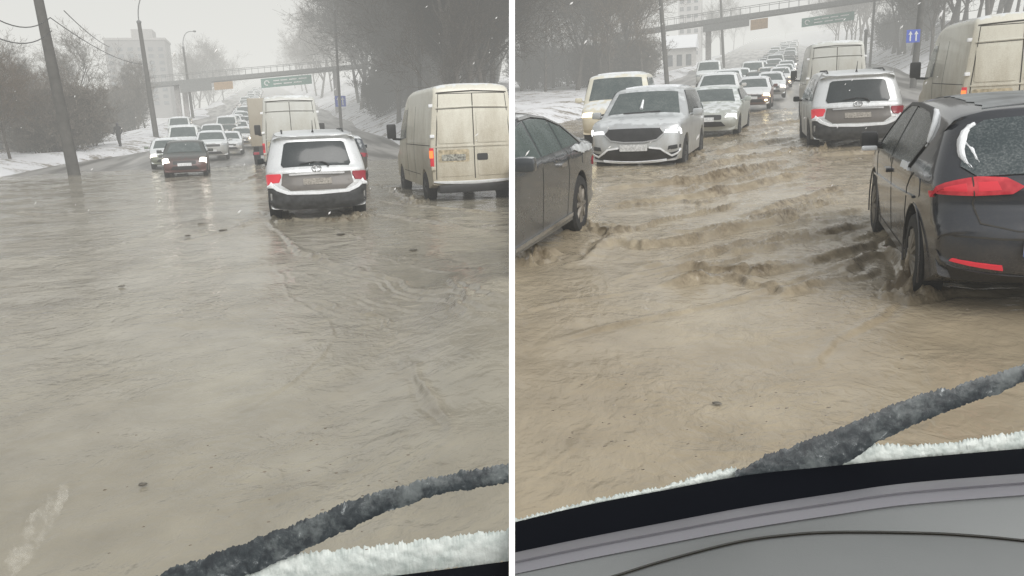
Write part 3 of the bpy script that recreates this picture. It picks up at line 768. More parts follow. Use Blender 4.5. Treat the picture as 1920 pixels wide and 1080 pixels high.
for k in range(22):     # the SUV's wake fanning out to the right
    x0 = rw.uniform(520, 900); y0 = rw.uniform(420, 600); ln = rw.uniform(60, 200)
    A_lines.append((gl(FA, [(x0, y0), (x0+ln*.5, y0+ln*.11+rw.uniform(-4, 4)), (min(x0+ln, 958), y0+ln*.28)]), rw.uniform(.008, .02), rw.uniform(.03, .06), .6))
def seam_lift(X, Y):    # the calm water swells up to meet the higher level beyond the divider
    m = np.array(FA.m); W = np.stack([X, Y, np.zeros_like(X)], -1) @ m[:3, :3].T + m[:3, 3]
    d = -(W-np.array(SEAM_P)) @ np.array(SEAM_N)
    nB = np.array(FB.m)[:3, 2]; oB = np.array(FB.m)[:3, 3]; nA = m[:3, 2]
    hgt = ((oB-W) @ nB)/float(nA @ nB)
    dist = np.hypot(X, Y); wgt = np.clip(1-(dist-6.5)/4, 0, 1); t = np.clip(1-d/1.1, 0, 1)
    return hgt*wgt*t*t*(3-2*t)
def zA(X, Y):
    d = np.hypot(X, Y)
    chop = (fbm(X*.8, Y*.7, 3, 3)-.45)*.05 + (fbm(X*2.4, Y*2.1, 3, 21, True)-.55)*.016*np.clip(.6+X*.12, .35, 1.4)
    chop += (fbm(X*.5, Y*.9, 3, 8, True)-.5)*.05*np.clip((d-14)/20, 0, 1.5)
    return chop*.9 + ridge_field(X, Y, A_lines) + seam_lift(X, Y)
def zB(X, Y):
    d = np.hypot(X, Y)
    turb = np.clip((d-4.2)/4.5, .12, 1.0)
    z = (fbm(X*.6+.2*Y, Y*.8, 4, 31, True)-.55)*.075*turb + (fbm(X*2.0+.6*Y, Y*2.3, 4, 33, True)-.55)*.05*turb + (fbm(X*2.2, Y*1.6, 3, 35)-.45)*.012
    return z*.75 + ridge_field(X, Y, B_lines)
rad = np.concatenate([np.geomspace(1.2, 40, 620), np.geomspace(40.5, 78, 60)])
def water_level(X, Y, f): return 0
W_A = water_mat('grey_brown_flood_water', (.27, .245, .19), (.355, .33, .262), .07, .85, 1.15)
W_B = water_mat('muddy_flood_water', (.29, .24, .165), (.40, .345, .25), .07, .95, 1.2)
wa = sheet('flood_water', FA, rad, -52, 52, 760, zA, W_A)
wb = sheet('flood_water', FB, rad, -62, 52, 800, zB, W_B)

def edgeL(Y, f): return (-12.0 + 3.0*np.clip((Y-48)/26, 0, 1) + .9*np.sin(Y*.11)+.5*np.sin(Y*.31)) if f is FA else (-9.3+.4*np.sin(Y*.2))
def edgeR(Y, f): return (9.6 + .4*np.sin(Y*.2)) if f is FA else (12.3+.5*np.sin(Y*.15))
def terr(X, Y, f):
    p = prof_np(Y, f); L_, Rr_ = edgeL(Y, f), edgeR(Y, f)
    dl, dr = np.clip(L_-X, 0, None), np.clip(X-Rr_, 0, None)
    sm = lambda t: np.clip(t, 0, 1)**2*(3-2*np.clip(t, 0, 1))
    bump = (fbm(X*.5, Y*.5, 4, 51)-.45)
    z = p - .12
    zl = p*(1-.45*sm(dl/7)) + .42*sm(dl/2.2)+.012*dl + bump*.35*sm(dl/2)-.12*(1-sm(dl/.8))
    zr = p + .30*sm(dr/1.2) + .42*np.clip(dr-1.0, 0, 9) + bump*.5*sm(dr/2)-.12*(1-sm(dr/.8))
    hum = .02*fbm(X*2, Y*.6, 3, 61)
    z = z + hum
    z = np.where(dl > 0, zl, z); z = np.where(dr > 0, zr, z)
    return z
def ter1(X, Y, f): return float(terr(np.array([X]), np.array([Y]), f)[0])
def snow_ground():
    m, nt, b = newmat('snowy_ground'); L = nt.links
    tc = N(nt, 'ShaderNodeTexCoord'); n1 = N(nt, 'ShaderNodeTexNoise', Scale=.6, Detail=9, Roughness=.65); L.new(tc.outputs['Object'], n1.inputs['Vector'])
    n2 = N(nt, 'ShaderNodeTexNoise', Scale=6, Detail=6); L.new(tc.outputs['Object'], n2.inputs['Vector'])
    ad = N(nt, 'ShaderNodeMath', operation='MULTIPLY_ADD'); L.new(n2.outputs['Fac'], ad.inputs[0]); ad.inputs[1].default_value = .35; L.new(n1.outputs['Fac'], ad.inputs[2])
    cr = N(nt, 'ShaderNodeValToRGB'); L.new(ad.outputs[0], cr.inputs[0])
    cr.color_ramp.elements[0].position = .54; cr.color_ramp.elements[0].color = (.20, .175, .14, 1)
    cr.color_ramp.elements[1].position = .66; cr.color_ramp.elements[1].color = (.74, .75, .77, 1)
    L.new(cr.outputs[0], b.inputs['Base Color']); b.inputs['Roughness'].default_value = .9
    bp = N(nt, 'ShaderNodeBump', Strength=.6, Distance=.1); L.new(n2.outputs['Fac'], bp.inputs['Height']); L.new(bp.outputs[0], b.inputs['Normal'])
    return m
def slush_road():
    m, nt, b = newmat('slushy_asphalt'); L = nt.links
    tc = N(nt, 'ShaderNodeTexCoord'); mp = N(nt, 'ShaderNodeMapping'); mp.inputs['Scale'].default_value = (1.1, .07, 1); L.new(tc.outputs['Object'], mp.inputs[0])
    n1 = N(nt, 'ShaderNodeTexNoise', Scale=1, Detail=7); L.new(mp.outputs[0], n1.inputs['Vector'])
    cr = N(nt, 'ShaderNodeValToRGB'); L.new(n1.outputs['Fac'], cr.inputs[0])
    cr.color_ramp.elements[0].position = .4; cr.color_ramp.elements[0].color = (.10, .095, .085, 1)
    cr.color_ramp.elements[1].position = .62; cr.color_ramp.elements[1].color = (.36, .35, .33, 1)
    L.new(cr.outputs[0], b.inputs['Base Color']); b.inputs['Roughness'].default_value = .35
    return m
SG, SR = snow_ground(), slush_road()
def strip(name, f, xlo, xhi, ys, nx, mat, xs=None):
    rows = []
    for Y in ys:
        a, b_ = xlo(Y), xhi(Y)
        rows.append([(a+(b_-a)*k/(nx-1), Y) for k in range(nx)])
    A = np.array(rows); X, Y = A[..., 0], A[..., 1]; Z = terr(X, Y, f)
    bm = bmesh.new(); vs = [[bm.verts.new((X[i, j], Y[i, j], Z[i, j])) for j in range(nx)] for i in range(len(ys))]
    for i in range(len(ys)-1):
        for j in range(nx-1): bm.faces.new((vs[i][j], vs[i][j+1], vs[i+1][j+1], vs[i+1][j]))
    inv = f.m.inverted(); nn = (inv.to_3x3() @ SEAM_N).normalized()*f.side; pp = inv @ SEAM_P
    bmesh.ops.bisect_plane(bm, geom=bm.verts[:]+bm.edges[:]+bm.faces[:], dist=1e-4, plane_co=pp, plane_no=nn, clear_inner=True)
    me = mesh_of(bm, name, mat, 60); o = link(name, me, None, f.m); tag(o, kind='structure'); return o
ysn = list(np.geomspace(8, 1500, 150))
for f in (FA, FB):
    strip('snowy_bank', f, lambda Y: edgeL(Y, f)-.0-60-Y*.8, lambda Y: edgeL(Y, f), ysn, 110, SG)
    strip('snowy_bank', f, lambda Y: edgeR(Y, f), lambda Y: edgeR(Y, f)+60+Y*.8, ysn, 110, SG)
    strip('road', f, lambda Y: edgeL(Y, f), lambda Y: edgeR(Y, f), list(np.geomspace(2, 1500, 150)), 24, SR)

# ================================================================== TREES
def tree_meshes(seed, h=10, spread=.42, dens=1.0, trunk_r=.16, multi=1, twig_w=.022, low=.2):
    rr = random.Random(seed); bmT = bmesh.new(); segs = []; tw = []
    def grow(p, d, ln, r, lvl):
        pts = [p]; rad_ = [r]; n = 4 if lvl < 2 else 3; q = p.copy(); dd = d.copy()
        for k in range(n):
            dd = (dd + Vector((rr.uniform(-1, 1), rr.uniform(-1, 1), rr.uniform(-.5, .8)))*(.16+.05*lvl)).normalized()
            q = q + dd*ln/n; pts.append(q.copy()); rad_.append(r*(1-.75*(k+1)/n))
        if lvl < 2: tube(bmT, pts, rad_, 6 if lvl == 0 else 5, False)
        else: segs.append((pts, rad_))
        if lvl >= 4: return
        nb = [int(9*dens+3), int(6*dens+2), int(5*dens+1), int(4*dens+1)][lvl]
        for i in range(nb):
            t = rr.uniform(low if lvl == 0 else .15, 1.0)
            k = min(n-1, int(t*n)); bp = pts[k].lerp(pts[k+1], t*n-k)
            az = rr.uniform(0, 2*PI); tilt = rr.uniform(.45, 1.05)
            u = dd if lvl else Vector((0, 0, 1))
            s1 = u.orthogonal().normalized(); s2 = u.cross(s1)
            nd = (u*math.cos(tilt) + (s1*math.cos(az)+s2*math.sin(az))*math.sin(tilt)).normalized()
            nd.z += .12; nd.normalize()
            grow(bp, nd, ln*rr.uniform(.38, .62)*(1.0 if lvl else (1.15-.5*t)*spread/.42), max(.006, rad_[k]*.5), lvl+1)
    for j in range(multi):
        a = 2*PI*j/max(1, multi); sp = 0 if multi == 1 else .35
        grow(Vector((sp*math.cos(a)*.6, sp*math.sin(a)*.6, -.3)), Vector((sp*math.cos(a), sp*math.sin(a), 1)).normalized(), h*.85*(1 if multi == 1 else rr.uniform(.7, 1)), trunk_r, 0)
    V, Fc = [], []
    for pts, rad_ in segs:
        for k in range(len(pts)-1):
            a, b_ = pts[k], pts[k+1]; d = (b_-a)
            if d.length < 1e-4: continue
            s1 = d.cross(Vector((rr.uniform(-1, 1), rr.uniform(-1, 1), rr.uniform(-1, 1)))).normalized()
            wa_, wb_ = max(rad_[k], twig_w*.5), max(rad_[k+1], twig_w*.35)
            i = len(V); V += [a-s1*wa_, a+s1*wa_, b_+s1*wb_, b_-s1*wb_]; Fc.append((i, i+1, i+2, i+3))
    me = bpy.data.meshes.new('crown'); me.from_pydata([tuple(v) for v in V], [], Fc)
    mt = bpy.data.meshes.new('trunk'); bmT.to_mesh(mt); bmT.free()
    for p in mt.polygons: p.use_smooth = True
    return mt, me
def twig_mat(name, c, snow=.2):
    m, nt, b = newmat(name); L = nt.links
    tc = N(nt, 'ShaderNodeTexCoord'); n1 = N(nt, 'ShaderNodeTexNoise', Scale=1.3, Detail=6, Roughness=.7); L.new(tc.outputs['Object'], n1.inputs['Vector'])
    cr = N(nt, 'ShaderNodeValToRGB'); L.new(n1.outputs['Fac'], cr.inputs[0])
    cr.color_ramp.elements[0].position = .3; cr.color_ramp.elements[0].color = rgb([x*.7 for x in c])
    cr.color_ramp.elements[1].position = .62; cr.color_ramp.elements[1].color = rgb([x*1.3 for x in c])
    e = cr.color_ramp.elements.new(.70); e.color = (.5, .5, .5, 1) if snow else rgb(c)
    if snow: cr.color_ramp.elements[-1].position = .78-.1*snow
    L.new(cr.outputs[0], b.inputs['Base Color']); b.inputs['Roughness'].default_value = .9; b.inputs['Specular IOR Level'].default_value = .1
    return m
TB = twig_mat('bare_twigs', (.125, .108, .09)); TD = twig_mat('dark_wood_twigs', (.045, .036, .027), 0); TBK = simple('bark', (.075, .065, .055), .9, var=.3)
TF = twig_mat('russet_twigs', (.11, .085, .062), .2)
variants = [tree_meshes(1, 12, dens=1.25, trunk_r=.17), tree_meshes(2, 14, dens=1.25, trunk_r=.2, spread=.38), tree_meshes(3, 11, dens=1.35, trunk_r=.15, spread=.5)]
shrubs = [tree_meshes(11, 5, dens=.95, trunk_r=.06, multi=5, spread=.5, low=.05, twig_w=.03), tree_meshes(12, 4.2, dens=.95, trunk_r=.05, multi=6, spread=.55, low=.05, twig_w=.03)]
tree_n = 0
def tree(name, f, X, Y, var, mat, label, group, s=1.0, cat='tree'):
    global tree_n; tree_n += 1
    mt, mc = var
    o = empty(name, place(f, X, Y, ter1(X, Y, f)-.1, random.uniform(0, 6.28), s*random.uniform(.88, 1.12)))
    tag(o, label, cat, group)
    t = link('trunk', mt, o); c = link('crown', mc, o)
    if not mt.materials: mt.materials.append(TBK)
    if not mc.materials: mc.materials.append(mat)
    c.material_slots[0].link = 'OBJECT'; c.material_slots[0].material = mat
    return o
def woods(f, n, px0, px1, y0, y1, vs, mat, label, group, s=(.9, 1.1), cat='tree', name='bare_tree'):
    for i in range(n):
        px = px0+(px1-px0)*(i+random.uniform(.1, .9))/n; Y = random.uniform(y0, y1); X = X_at(f, px, Y)
        while edgeL(Y, f)-1.5 < X < edgeR(Y, f)+2.2: Y += 2; X = X_at(f, px, Y)
        tree(name, f, X_at(f, px, Y), Y, random.choice(vs), mat, label, group, random.uniform(*s), cat)
# tall wood on the right of the calm street
woods(FA, 22, 840, 928, 54, 70, variants, TD, 'tall bare dark tree in the front rank of the wood above the white panel van', 'front trees of the roadside wood', (1.0, 1.25))
woods(FA, 42, 745, 935, 76, 98, variants, TD, 'tall bare dark tree deeper in the wood behind the lamp post', 'inner trees of the roadside wood', (1.3, 1.6))
woods(FA, 34, 668, 935, 104, 130, variants, TD, 'tall bare grey tree in the rear rank of the roadside wood', 'rear trees of the roadside wood', (1.45, 1.8))
woods(FA, 7, 545, 640, 150, 185, variants, TB, 'pale bare tree in haze above the green bridge sign', 'hazy trees beyond the bridge', (1.15, 1.4))
woods(FA, 10, 700, 860, 85, 110, shrubs, TD, 'low bare bush at the top of the snowy slope', 'bushes on the snowy slope', (1.0, 1.4), 'bush', 'bare_bush')
# left of the calm street
woods(FA, 6, -110, 25, 46, 58, variants, TF, 'bare tree with spreading snowy branches left of the leaning pole', 'bare trees left of the pole', (.46, .58))
woods(FA, 5, 190, 262, 100, 116, shrubs, TB, 'grey bush behind the pedestrian on the verge', 'bushes behind the pedestrian', (1.1, 1.35), 'bush', 'bare_bush')
woods(FA, 11, 40, 182, 60, 82, shrubs, TB, 'dense grey brown bush behind the snowy verge', 'bushes behind the snowy verge', (.85, 1.1), 'bush', 'bare_bush')
woods(FA, 14, -40, 150, 66, 94, shrubs+variants[:1], TB, 'thin bare tree in the thicket below the overhead wires', 'thicket left of the flooded road', (.5, .68))
woods(FA, 3, 238, 285, 95, 120, variants, TB, 'bare tree standing in front of the grey apartment tower', 'trees before the apartment tower', (.55, .62))
woods(FA, 5, 350, 425, 210, 260, variants, TB, 'faint tree in the mist above the orange bridge sign', 'faint trees above the bridge', (1.1, 1.4))
# around the street with the standing waves
woods(FB, 15, 970, 1215, 78, 100, variants, TF, 'bare tree with snow on its twigs behind the cream minivan', 'trees left of the rough water', (.95, 1.25))
woods(FB, 15, 975, 1225, 84, 104, shrubs, TB, 'grey bush in the thicket beyond the silver crossover', 'thicket left of the rough water', (.95, 1.25), 'bush', 'bare_bush')
woods(FB, 8, 1320, 1490, 190, 240, variants, TB, 'faint tree in the mist above the long queue of traffic', 'faint trees above the queue', (1.0, 1.3))
woods(FB, 9, 1560, 1640, 130, 170, variants, TB, 'hazy bare tree right of the green bridge sign', 'hazy trees right of the green sign', (1.0, 1.3))
woods(FB, 26, 1668, 1990, 80, 115, variants, TD, 'tall bare tree on the slope behind the blue arrow sign', 'trees on the slope behind the blue sign', (1.1, 1.5))
woods(FB, 8, 1660, 1740, 95, 125, shrubs+variants[:1], TD, 'bare bush at the edge of the snow slope by the thin posts', 'bushes at the edge of the snow slope', (.8, 1.1), 'bush', 'bare_bush')

# ================================================================== POLES, BRIDGES, BUILDINGS
CONC = simple('concrete_grey', (.075, .072, .066), .9, var=.25, scale=3, bump=.3)
STEEL = simple('painted_steel', (.14, .145, .15), .6, var=.2)
def pole(f, px, Y, h, r0, r1, arm=None, label='', z=None, lean=0, name='street_lamp', cat='street lamp', cap=True):
    X = X_at(f, px, Y); z0 = ter1(X, Y, f) if z is None else z
    o = empty(name, place(f, X, Y, z0, 0, 1, R(lean))); tag(o, label, cat)
    bm = bmesh.new(); tube(bm, [(0, 0, -1), (0, 0, 0), (0, 0, h)], [r0, r0, r1], 14); part('post', bm, CONC, o)
    bm = bmesh.new(); lathe(bm, [(-.02, r1*1.2), (.12, r1*1.3), (.22, r1*.7)], 12, 'Z', 0, 0, h); part('cap', bm, STEEL, o)
    if arm:
        ax, ah = arm; bm = bmesh.new(); pts = [(0, 0, h+.1)]
        for k in range(1, 9):
            a = k/8*PI/2; pts.append((ax*.55*(1-math.cos(a)), 0, h+.1+ah*math.sin(a)))
        pts.append((ax*.8, 0, h+.12+ah)); tube(bm, pts, .045, 8); part('arm', bm, STEEL, o)
        bm = bmesh.new(); s = 1 if ax > 0 else -1
        tube(bm, [(ax*.78, 0, h+.12+ah), (ax*.84, 0, h+.13+ah), (ax*.95, 0, h+.11+ah), (ax, 0, h+.1+ah)], [.04, .12, .13, .03], 10); part('lamp_head', bm, STEEL, o)
    return o
pole(FA, 139, 42, 11.5, .27, .17, None, 'thick concrete pole leaning left and standing in the flood water', 0, -3.2, 'utility_pole', 'utility pole')
pole(FA, 293, 80, 9.3, .24, .16, (2.1, 2.5), 'concrete lamp post with a long curved arm on the snowy verge', 2.2, -1.6)
pole(FA, 362, 120, 9.2, .20, .12, (1.9, 2.0), 'faint lamp post standing before the bridge pier', None, -1.5)
pole(FA, 640, 84, 11.2, .16, .10, (-2.7, 2.2), 'slim lamp post with its arm to the left before the dark wood', 1.9, 1.0)
pole(FA, 792, 60, 13, .16, .12, None, 'tall post half hidden in the wood above the van roof', None, .5, 'utility_pole', 'utility pole')
pole(FB, 1250, 78, 12, .22, .17, None, 'thick concrete pole leaning left behind the silver crossover', 1.9, -4.0, 'utility_pole', 'utility pole')
pole(FB, 1357, 115, 11, .19, .13, None, 'hazy concrete pole in front of the orange bridge sign', 3.2, -3.2, 'utility_pole', 'utility pole')
pole(FB, 1712, 58, 14, .2, .16, None, 'thick grey post that carries the blue arrow sign', .6, 2.2, 'sign_post', 'post')
pole(FB, 1631, 98, 14, .14, .10, None, 'thin tall post right of the tall panel van', 2.0, 1.2, 'utility_pole', 'utility pole')
pole(FB, 1620, 92, 3.4, .17, .16, None, 'short post beside the thin tall post on the snow slope', 2.0, .5, 'marker_post', 'post')
def wire(f, pts, label, sag=.6):
    P = [f.m @ Vector(p) for p in pts]; out = []
    for a, b_ in zip(P[:-1], P[1:]):
        for k in range(13):
            t = k/12; q = a.lerp(b_, t); q = q - U_W*(4*sag*t*(1-t)); out.append(q)
    bm = bmesh.new(); tube(bm, out, .022, 5); me = mesh_of(bm, 'overhead_wire', MAT['black']); o = link('overhead_wire', me); tag(o, label, 'wire'); return o
U_W = Vector((0, 0, 1))
def P3(f, px, py, Y):       # point at frame distance Y seen at (px, py)
    X = X_at(f, px, Y, 5); d = dcam(px, py); 
    t = (Y)/d.dot(f.e); P = d*t - f.o
    return (P.dot(f.r), Y, P.dot(f.n))
wire(FA, [P3(FA, -60, 0, 30), P3(FA, 94, 33, 42), P3(FA, 278, 120, 80)], 'upper overhead wire from the leaning pole towards the lamp post')
wire(FA, [P3(FA, -60, 40, 30), P3(FA, 97, 58, 42)], 'lower overhead wire left of the leaning pole')
wire(FA, [P3(FA, 120, 20, 44), P3(FA, 205, 88, 70)], 'short slack wire running towards the apartment tower', .2)

def plank(bm, a, b_, w, h):     # box beam between two points, w across (Y), h in Z
    a, b_ = Vector(a), Vector(b_); vs = []
    for p in (a, b_):
        for dy, dz in ((-w/2, 0), (w/2, 0), (w/2, h), (-w/2, h)): vs.append(bm.verts.new((p.x, p.y+dy, p.z+dz)))
    for q in ((0,1,2,3), (7,6,5,4), (0,4,5,1), (1,5,6,2), (2,6,7,3), (3,7,4,0)): bm.faces.new([vs[i] for i in q])
BR = simple('bridge_steel', (.17, .175, .17), .7, var=.2); BRS = simple('bridge_concrete', (.3, .29, .28), .9, var=.2)
ORG = simple('orange_sign_face', (.36, .24, .13), .6, var=.2); GRN = simple('green_sign_face', (.10, .25, .20), .5, var=.15); WHT = simple('white_sign_paint', (.7, .72, .7), .5, var=.05)
BLU = simple('blue_sign_face', (.03, .08, .5), .4, var=.08)
def bridge(f, Y, xl, zl, xr, zr, piers, label):
    o = empty('footbridge', f.m @ Matrix.Translation((xl, Y, prof(Y, f)))); tag(o, label, 'footbridge'); z0 = prof(Y, f)
    L_ = xr-xl
    bm = bmesh.new(); plank(bm, (0, 0, zl-z0), (L_, 0, zr-z0), 2.6, .55); part('deck', bm, BR, o)
    for dy in (-1.25, 1.25):
        bm = bmesh.new(); n = 36
        plank(bm, (0, dy, zl-z0+1.35), (L_, dy, zr-z0+1.35), .05, .06)
        for k in range(n+1):
            t = k/n; z = (zl+(zr-zl)*t)-z0; box(bm, L_*t-.02, L_*t+.02, dy-.02, dy+.02, z+.56, z+1.36)
        part('railing', bm, BR, o, 0)
    for px in piers:
        x = X_at(f, px, Y)-xl; bm = bmesh.new()
        box(bm, x-.32, x+.32, -.4, .4, -3, zl+(zr-zl)*x/L_-z0-.02, .04); part('pier', bm, BRS, o)
    bm = bmesh.new()
    for k in range(16):
        box(bm, -1.2-.32*k, -.85-.32*k, -1, 1, zl-z0-.35*k, zl-z0+.3-.35*k)
    part('stairs', bm, BRS, o, 0)
    return o
def sign(f, Y, px0, px1, py0, py1, mat, label, glyph=None):
    a = P3(f, px0, py1, Y); b_ = P3(f, px1, py0, Y)
    o = empty('road_sign', f.m @ Matrix.Translation(a)); tag(o, label, 'sign')
    w, h = b_[0]-a[0], b_[2]-a[2]; sl = math.tan(R(4.0))*w
    bm = bmesh.new(); vs = [bm.verts.new(p) for p in ((0, 0, -sl/2), (w, 0, sl/2), (w, 0, h+sl/2), (0, 0, h-sl/2))]
    f_ = bm.faces.new(vs); r = bmesh.ops.extrude_face_region(bm, geom=[f_]); bmesh.ops.translate(bm, vec=(0, .1, 0), verts=[v for v in r['geom'] if isinstance(v, bmesh.types.BMVert)])
    part('board', bm, mat, o, 0)
    if glyph:
        bm = bmesh.new(); glyph(bm, w, h, sl); part('lettering', bm, WHT, o, 0)
    return o
def green_glyph(bm, w, h, sl):
    def q(x0, x1, z0, z1):
        k = lambda x: sl*(x/w-.5)
        bm.faces.new([bm.verts.new(p) for p in ((x0, -.02, z0+k(x0)), (x1, -.02, z0+k(x1)), (x1, -.02, z1+k(x1)), (x0, -.02, z1+k(x0)))])
    n = 14
    for k in range(n):      # ring arrow
        a, b_ = 2*PI*k/n*.82, 2*PI*(k+1)/n*.82; cx, cz, r1, r2 = h*.62, h*.5, h*.18, h*.3
        bm.faces.new([bm.verts.new((cx+r*math.cos(t), -.02, cz+r*math.sin(t)+sl*(cx/w-.5))) for r, t in ((r1, a), (r2, a), (r2, b_), (r1, b_))])
    for row, xs in ((.62, ((.24, .36), (.38, .52), (.55, .7), (.74, .9))), (.26, ((.24, .4), (.44, .6), (.64, .8)))):
        for x0, x1 in xs: q(w*x0, w*x1, h*row, h*(row+.13))
bridge(FA, 120, X_at(FA, 262, 120, 9), 8.0, X_at(FA, 640, 120, 9)+4, 10.3, [338, 470*0+352, 634], 'pale footbridge crossing the calm flooded street in the haze')
sign(FA, 118, 402, 436, 153, 168, ORG, 'small orange sign on the footbridge over the calm street')
sign(FA, 118, 490, 584, 143, 162, GRN, 'long green direction sign on the footbridge over the calm street', green_glyph)
sign(FA, 118, 338, 396, 154, 172, BR, 'grey backed sign panel left of the orange sign over the calm street')
bridge(FB, 105, X_at(FB, 1150, 105, 8), 7.2, X_at(FB, 1700, 105, 8)+6, 9.9, [1328, 1690], 'footbridge crossing above the traffic queue and the rough water')
sign(FB, 103, 1407, 1440, 34, 56, ORG, 'orange sign on the footbridge above the traffic queue')
sign(FB, 103, 1503, 1602, 24, 48, GRN, 'green direction sign on the footbridge above the traffic queue', green_glyph)
sign(FB, 103, 1318, 1405, 38, 58, BR, 'long grey sign panel left of the orange sign above the queue')
def blue_sign(f, Y, px, py, size, label):
    c = P3(f, px, py, Y); o = empty('direction_sign', f.m @ Matrix.Translation((c[0], Y-.25, c[2]))); tag(o, label, 'sign'); s = size/2
    bm = bmesh.new(); box(bm, -s, s, -.02, .02, -s, s, .01); part('board', bm, BLU, o, 0)
    bm = bmesh.new()
    for sg in (-1, 1):
        x = sg*s*.42
        box(bm, x-s*.1, x+s*.1, -.035, -.023, -s*.75, s*.3)
        vs = [bm.verts.new((x+a*s, -.035, z*s)) for a, z in ((-.3, .25), (.3, .25), (0, .8))]; bm.faces.new(vs)
    part('arrows', bm, WHT, o, 0)
blue_sign(FA, 87.6, 638, 190, 1.1, 'blurred blue square sign on the slim lamp post by the wood')
blue_sign(FB, 57.6, 1711, 68, .78, 'blue square sign with white arrows on the thick grey post')

BW = simple('panel_block_wall', (.20, .195, .19), .9, var=.1, scale=.3); BW2 = simple('panel_block_pale', (.42, .41, .4), .9, var=.1, scale=.3); WIN = simple('dull_window', (.10, .11, .12), .3, var=.4, scale=2)
def block(f, px0, px1, pytop, Y, depth, label, cols_, rows_, mat=BW, base=0, step=False):
    a, b_ = X_at(f, px0, Y, 15), X_at(f, px1, Y, 15); w = b_-a; zt = P3(f, (px0+px1)/2, pytop, Y)[2]; z0 = ter1(a, Y, f)-1
    o = empty('apartment_tower', f.m @ Matrix.Translation((a, Y, z0))); tag(o, label, 'building'); h = zt-z0
    bm = bmesh.new(); box(bm, 0, w, 0, depth, 0, h, 0); part('wall', bm, mat, o, 0)
    bm = bmesh.new(); box(bm, -.2, w+.2, -.2, depth+.2, h, h+.5); 
    if step: box(bm, w*.45, w*.8, 1, depth*.7, h+.5, h+2.6)
    part('roof', bm, BRS, o, 0)
    for i in range(cols_):
        for j in range(rows_):
            x = w*(i+.5)/cols_; z = 4+(h-5)*(j+.3)/rows_
            bm = bmesh.new(); ww = w/cols_*.26; hh = (h-5)/rows_*.26
            box(bm, x-ww, x+ww, -.12, .05, z-hh, z+hh); part('window', bm, WIN, o, 0)
    return o
block(FA, 204, 317, 75, 215, 12, 'hazy grey apartment tower behind the bushes and lamp post', 6, 9, step=True)
block(FB, 1272, 1312, -30, 215, 10, 'pale apartment tower in the mist above the crossover', 3, 9, BW2)
def house(f, px0, px1, pyr, Y, label, wallm):
    a, b_ = X_at(f, px0, Y, 4), X_at(f, px1, Y, 4); w = b_-a; z0 = ter1(a, Y, f)-.6; zr = P3(f, px0, pyr, Y)[2]; h = max(2.5, zr-z0)
    o = empty('small_house', f.m @ Matrix.Translation((a, Y, z0))); tag(o, label, 'house'); e = h*.68
    bm = bmesh.new(); box(bm, 0, w, 0, 6, 0, e); part('wall', bm, wallm, o, 0)
    bm = bmesh.new()
    A = [bm.verts.new(p) for p in ((-.4, -.5, e), (w+.4, -.5, e), (w+.4, 3, h), (-.4, 3, h), (-.4, 6.5, e), (w+.4, 6.5, e))]
    bm.faces.new((A[0], A[1], A[2], A[3])); bm.faces.new((A[3], A[2], A[5], A[4])); bm.faces.new((A[0], A[3], A[4])); bm.faces.new((A[1], A[5], A[2])); bm.faces.new((A[0], A[4], A[5], A[1]))
    part('snowy_roof', bm, MAT['snow'], o, 0)
    for k in range(3):
        bm = bmesh.new(); x = w*(k+.5)/3; box(bm, x-.4, x+.4, -.05, .05, e*.4, e*.78); part('window', bm, WIN, o, 0)
house(FA, -40, 92, 222, 66, 'low house with a snow covered roof behind the bare trees', simple('house_wall_grey', (.3, .28, .26), .9))
house(FB, 1248, 1300, 66, 130, 'small pale house beside the bridge pier', simple('house_wall_pale', (.45, .44, .42), .9))

# pedestrian on the verge
def pedestrian(f, px, Y, label):
    X = X_at(f, px, Y, 1.2); o = empty('person', place(f, X, Y, ter1(X, Y, f), PI*.9)); tag(o, label, 'person')
    def skin(name, J, E, mat, sub=2):
        me = bpy.data.meshes.new(name); me.from_pydata([j[0] for j in J], E, [])
        ob = link(name, me, o); md = ob.modifiers.new('s', 'SKIN'); ob.modifiers.new('v', 'SUBSURF').levels = sub
        for i, j in enumerate(J):
            v = me.skin_vertices[0].data[i]; v.radius = j[1] if isinstance(j[1], tuple) else (j[1], j[1]); v.use_root = (i == 0)
        me.materials.append(mat); return ob
    dk = simple('dark_coat', (.035, .035, .04), .9)
    J = [((0, 0, .95), (.15, .12)), ((0, 0, 1.2), (.16, .12)), ((0, 0, 1.42), (.17, .11)), ((0, 0, 1.52), .06), ((0, .02, 1.63), (.09, .1)), ((0, .02, 1.74), (.07, .08)),
         ((-.1, 0, .9), .1), ((-.11, .08, .5), .07), ((-.11, 0, .1), .05), ((-.11, .14, .04), .045),
         ((.1, 0, .9), .1), ((.12, -.12, .5), .07), ((.12, -.26, .12), .05), ((.12, -.14, .05), .045),
         ((-.22, 0, 1.42), .07), ((-.29, -.04, 1.15), .055), ((-.27, .12, .95), .045), ((-.26, .18, .9), .035),
         ((.22, 0, 1.42), .07), ((.29, -.04, 1.15), .055), ((.27, .1, .95), .045), ((.26, .16, .9), .035)]
    E = [(0, 1), (1, 2), (2, 3), (3, 4), (4, 5), (0, 6), (6, 7), (7, 8), (8, 9), (0, 10), (10, 11), (11, 12), (12, 13), (2, 14), (14, 15), (15, 16), (16, 17), (2, 18), (18, 19), (19, 20), (20, 21)]
    skin('body', J, E, dk)
    skin('hood', [((0, .0, 1.55), (.09, .09)), ((0, -.02, 1.66), (.115, .12)), ((0, 0, 1.77), (.08, .09))], [(0, 1), (1, 2)], simple('grey_hood', (.09, .09, .1), .9))
pedestrian(FA, 224, 66, 'pedestrian in dark hooded clothes walking on the snowy verge')

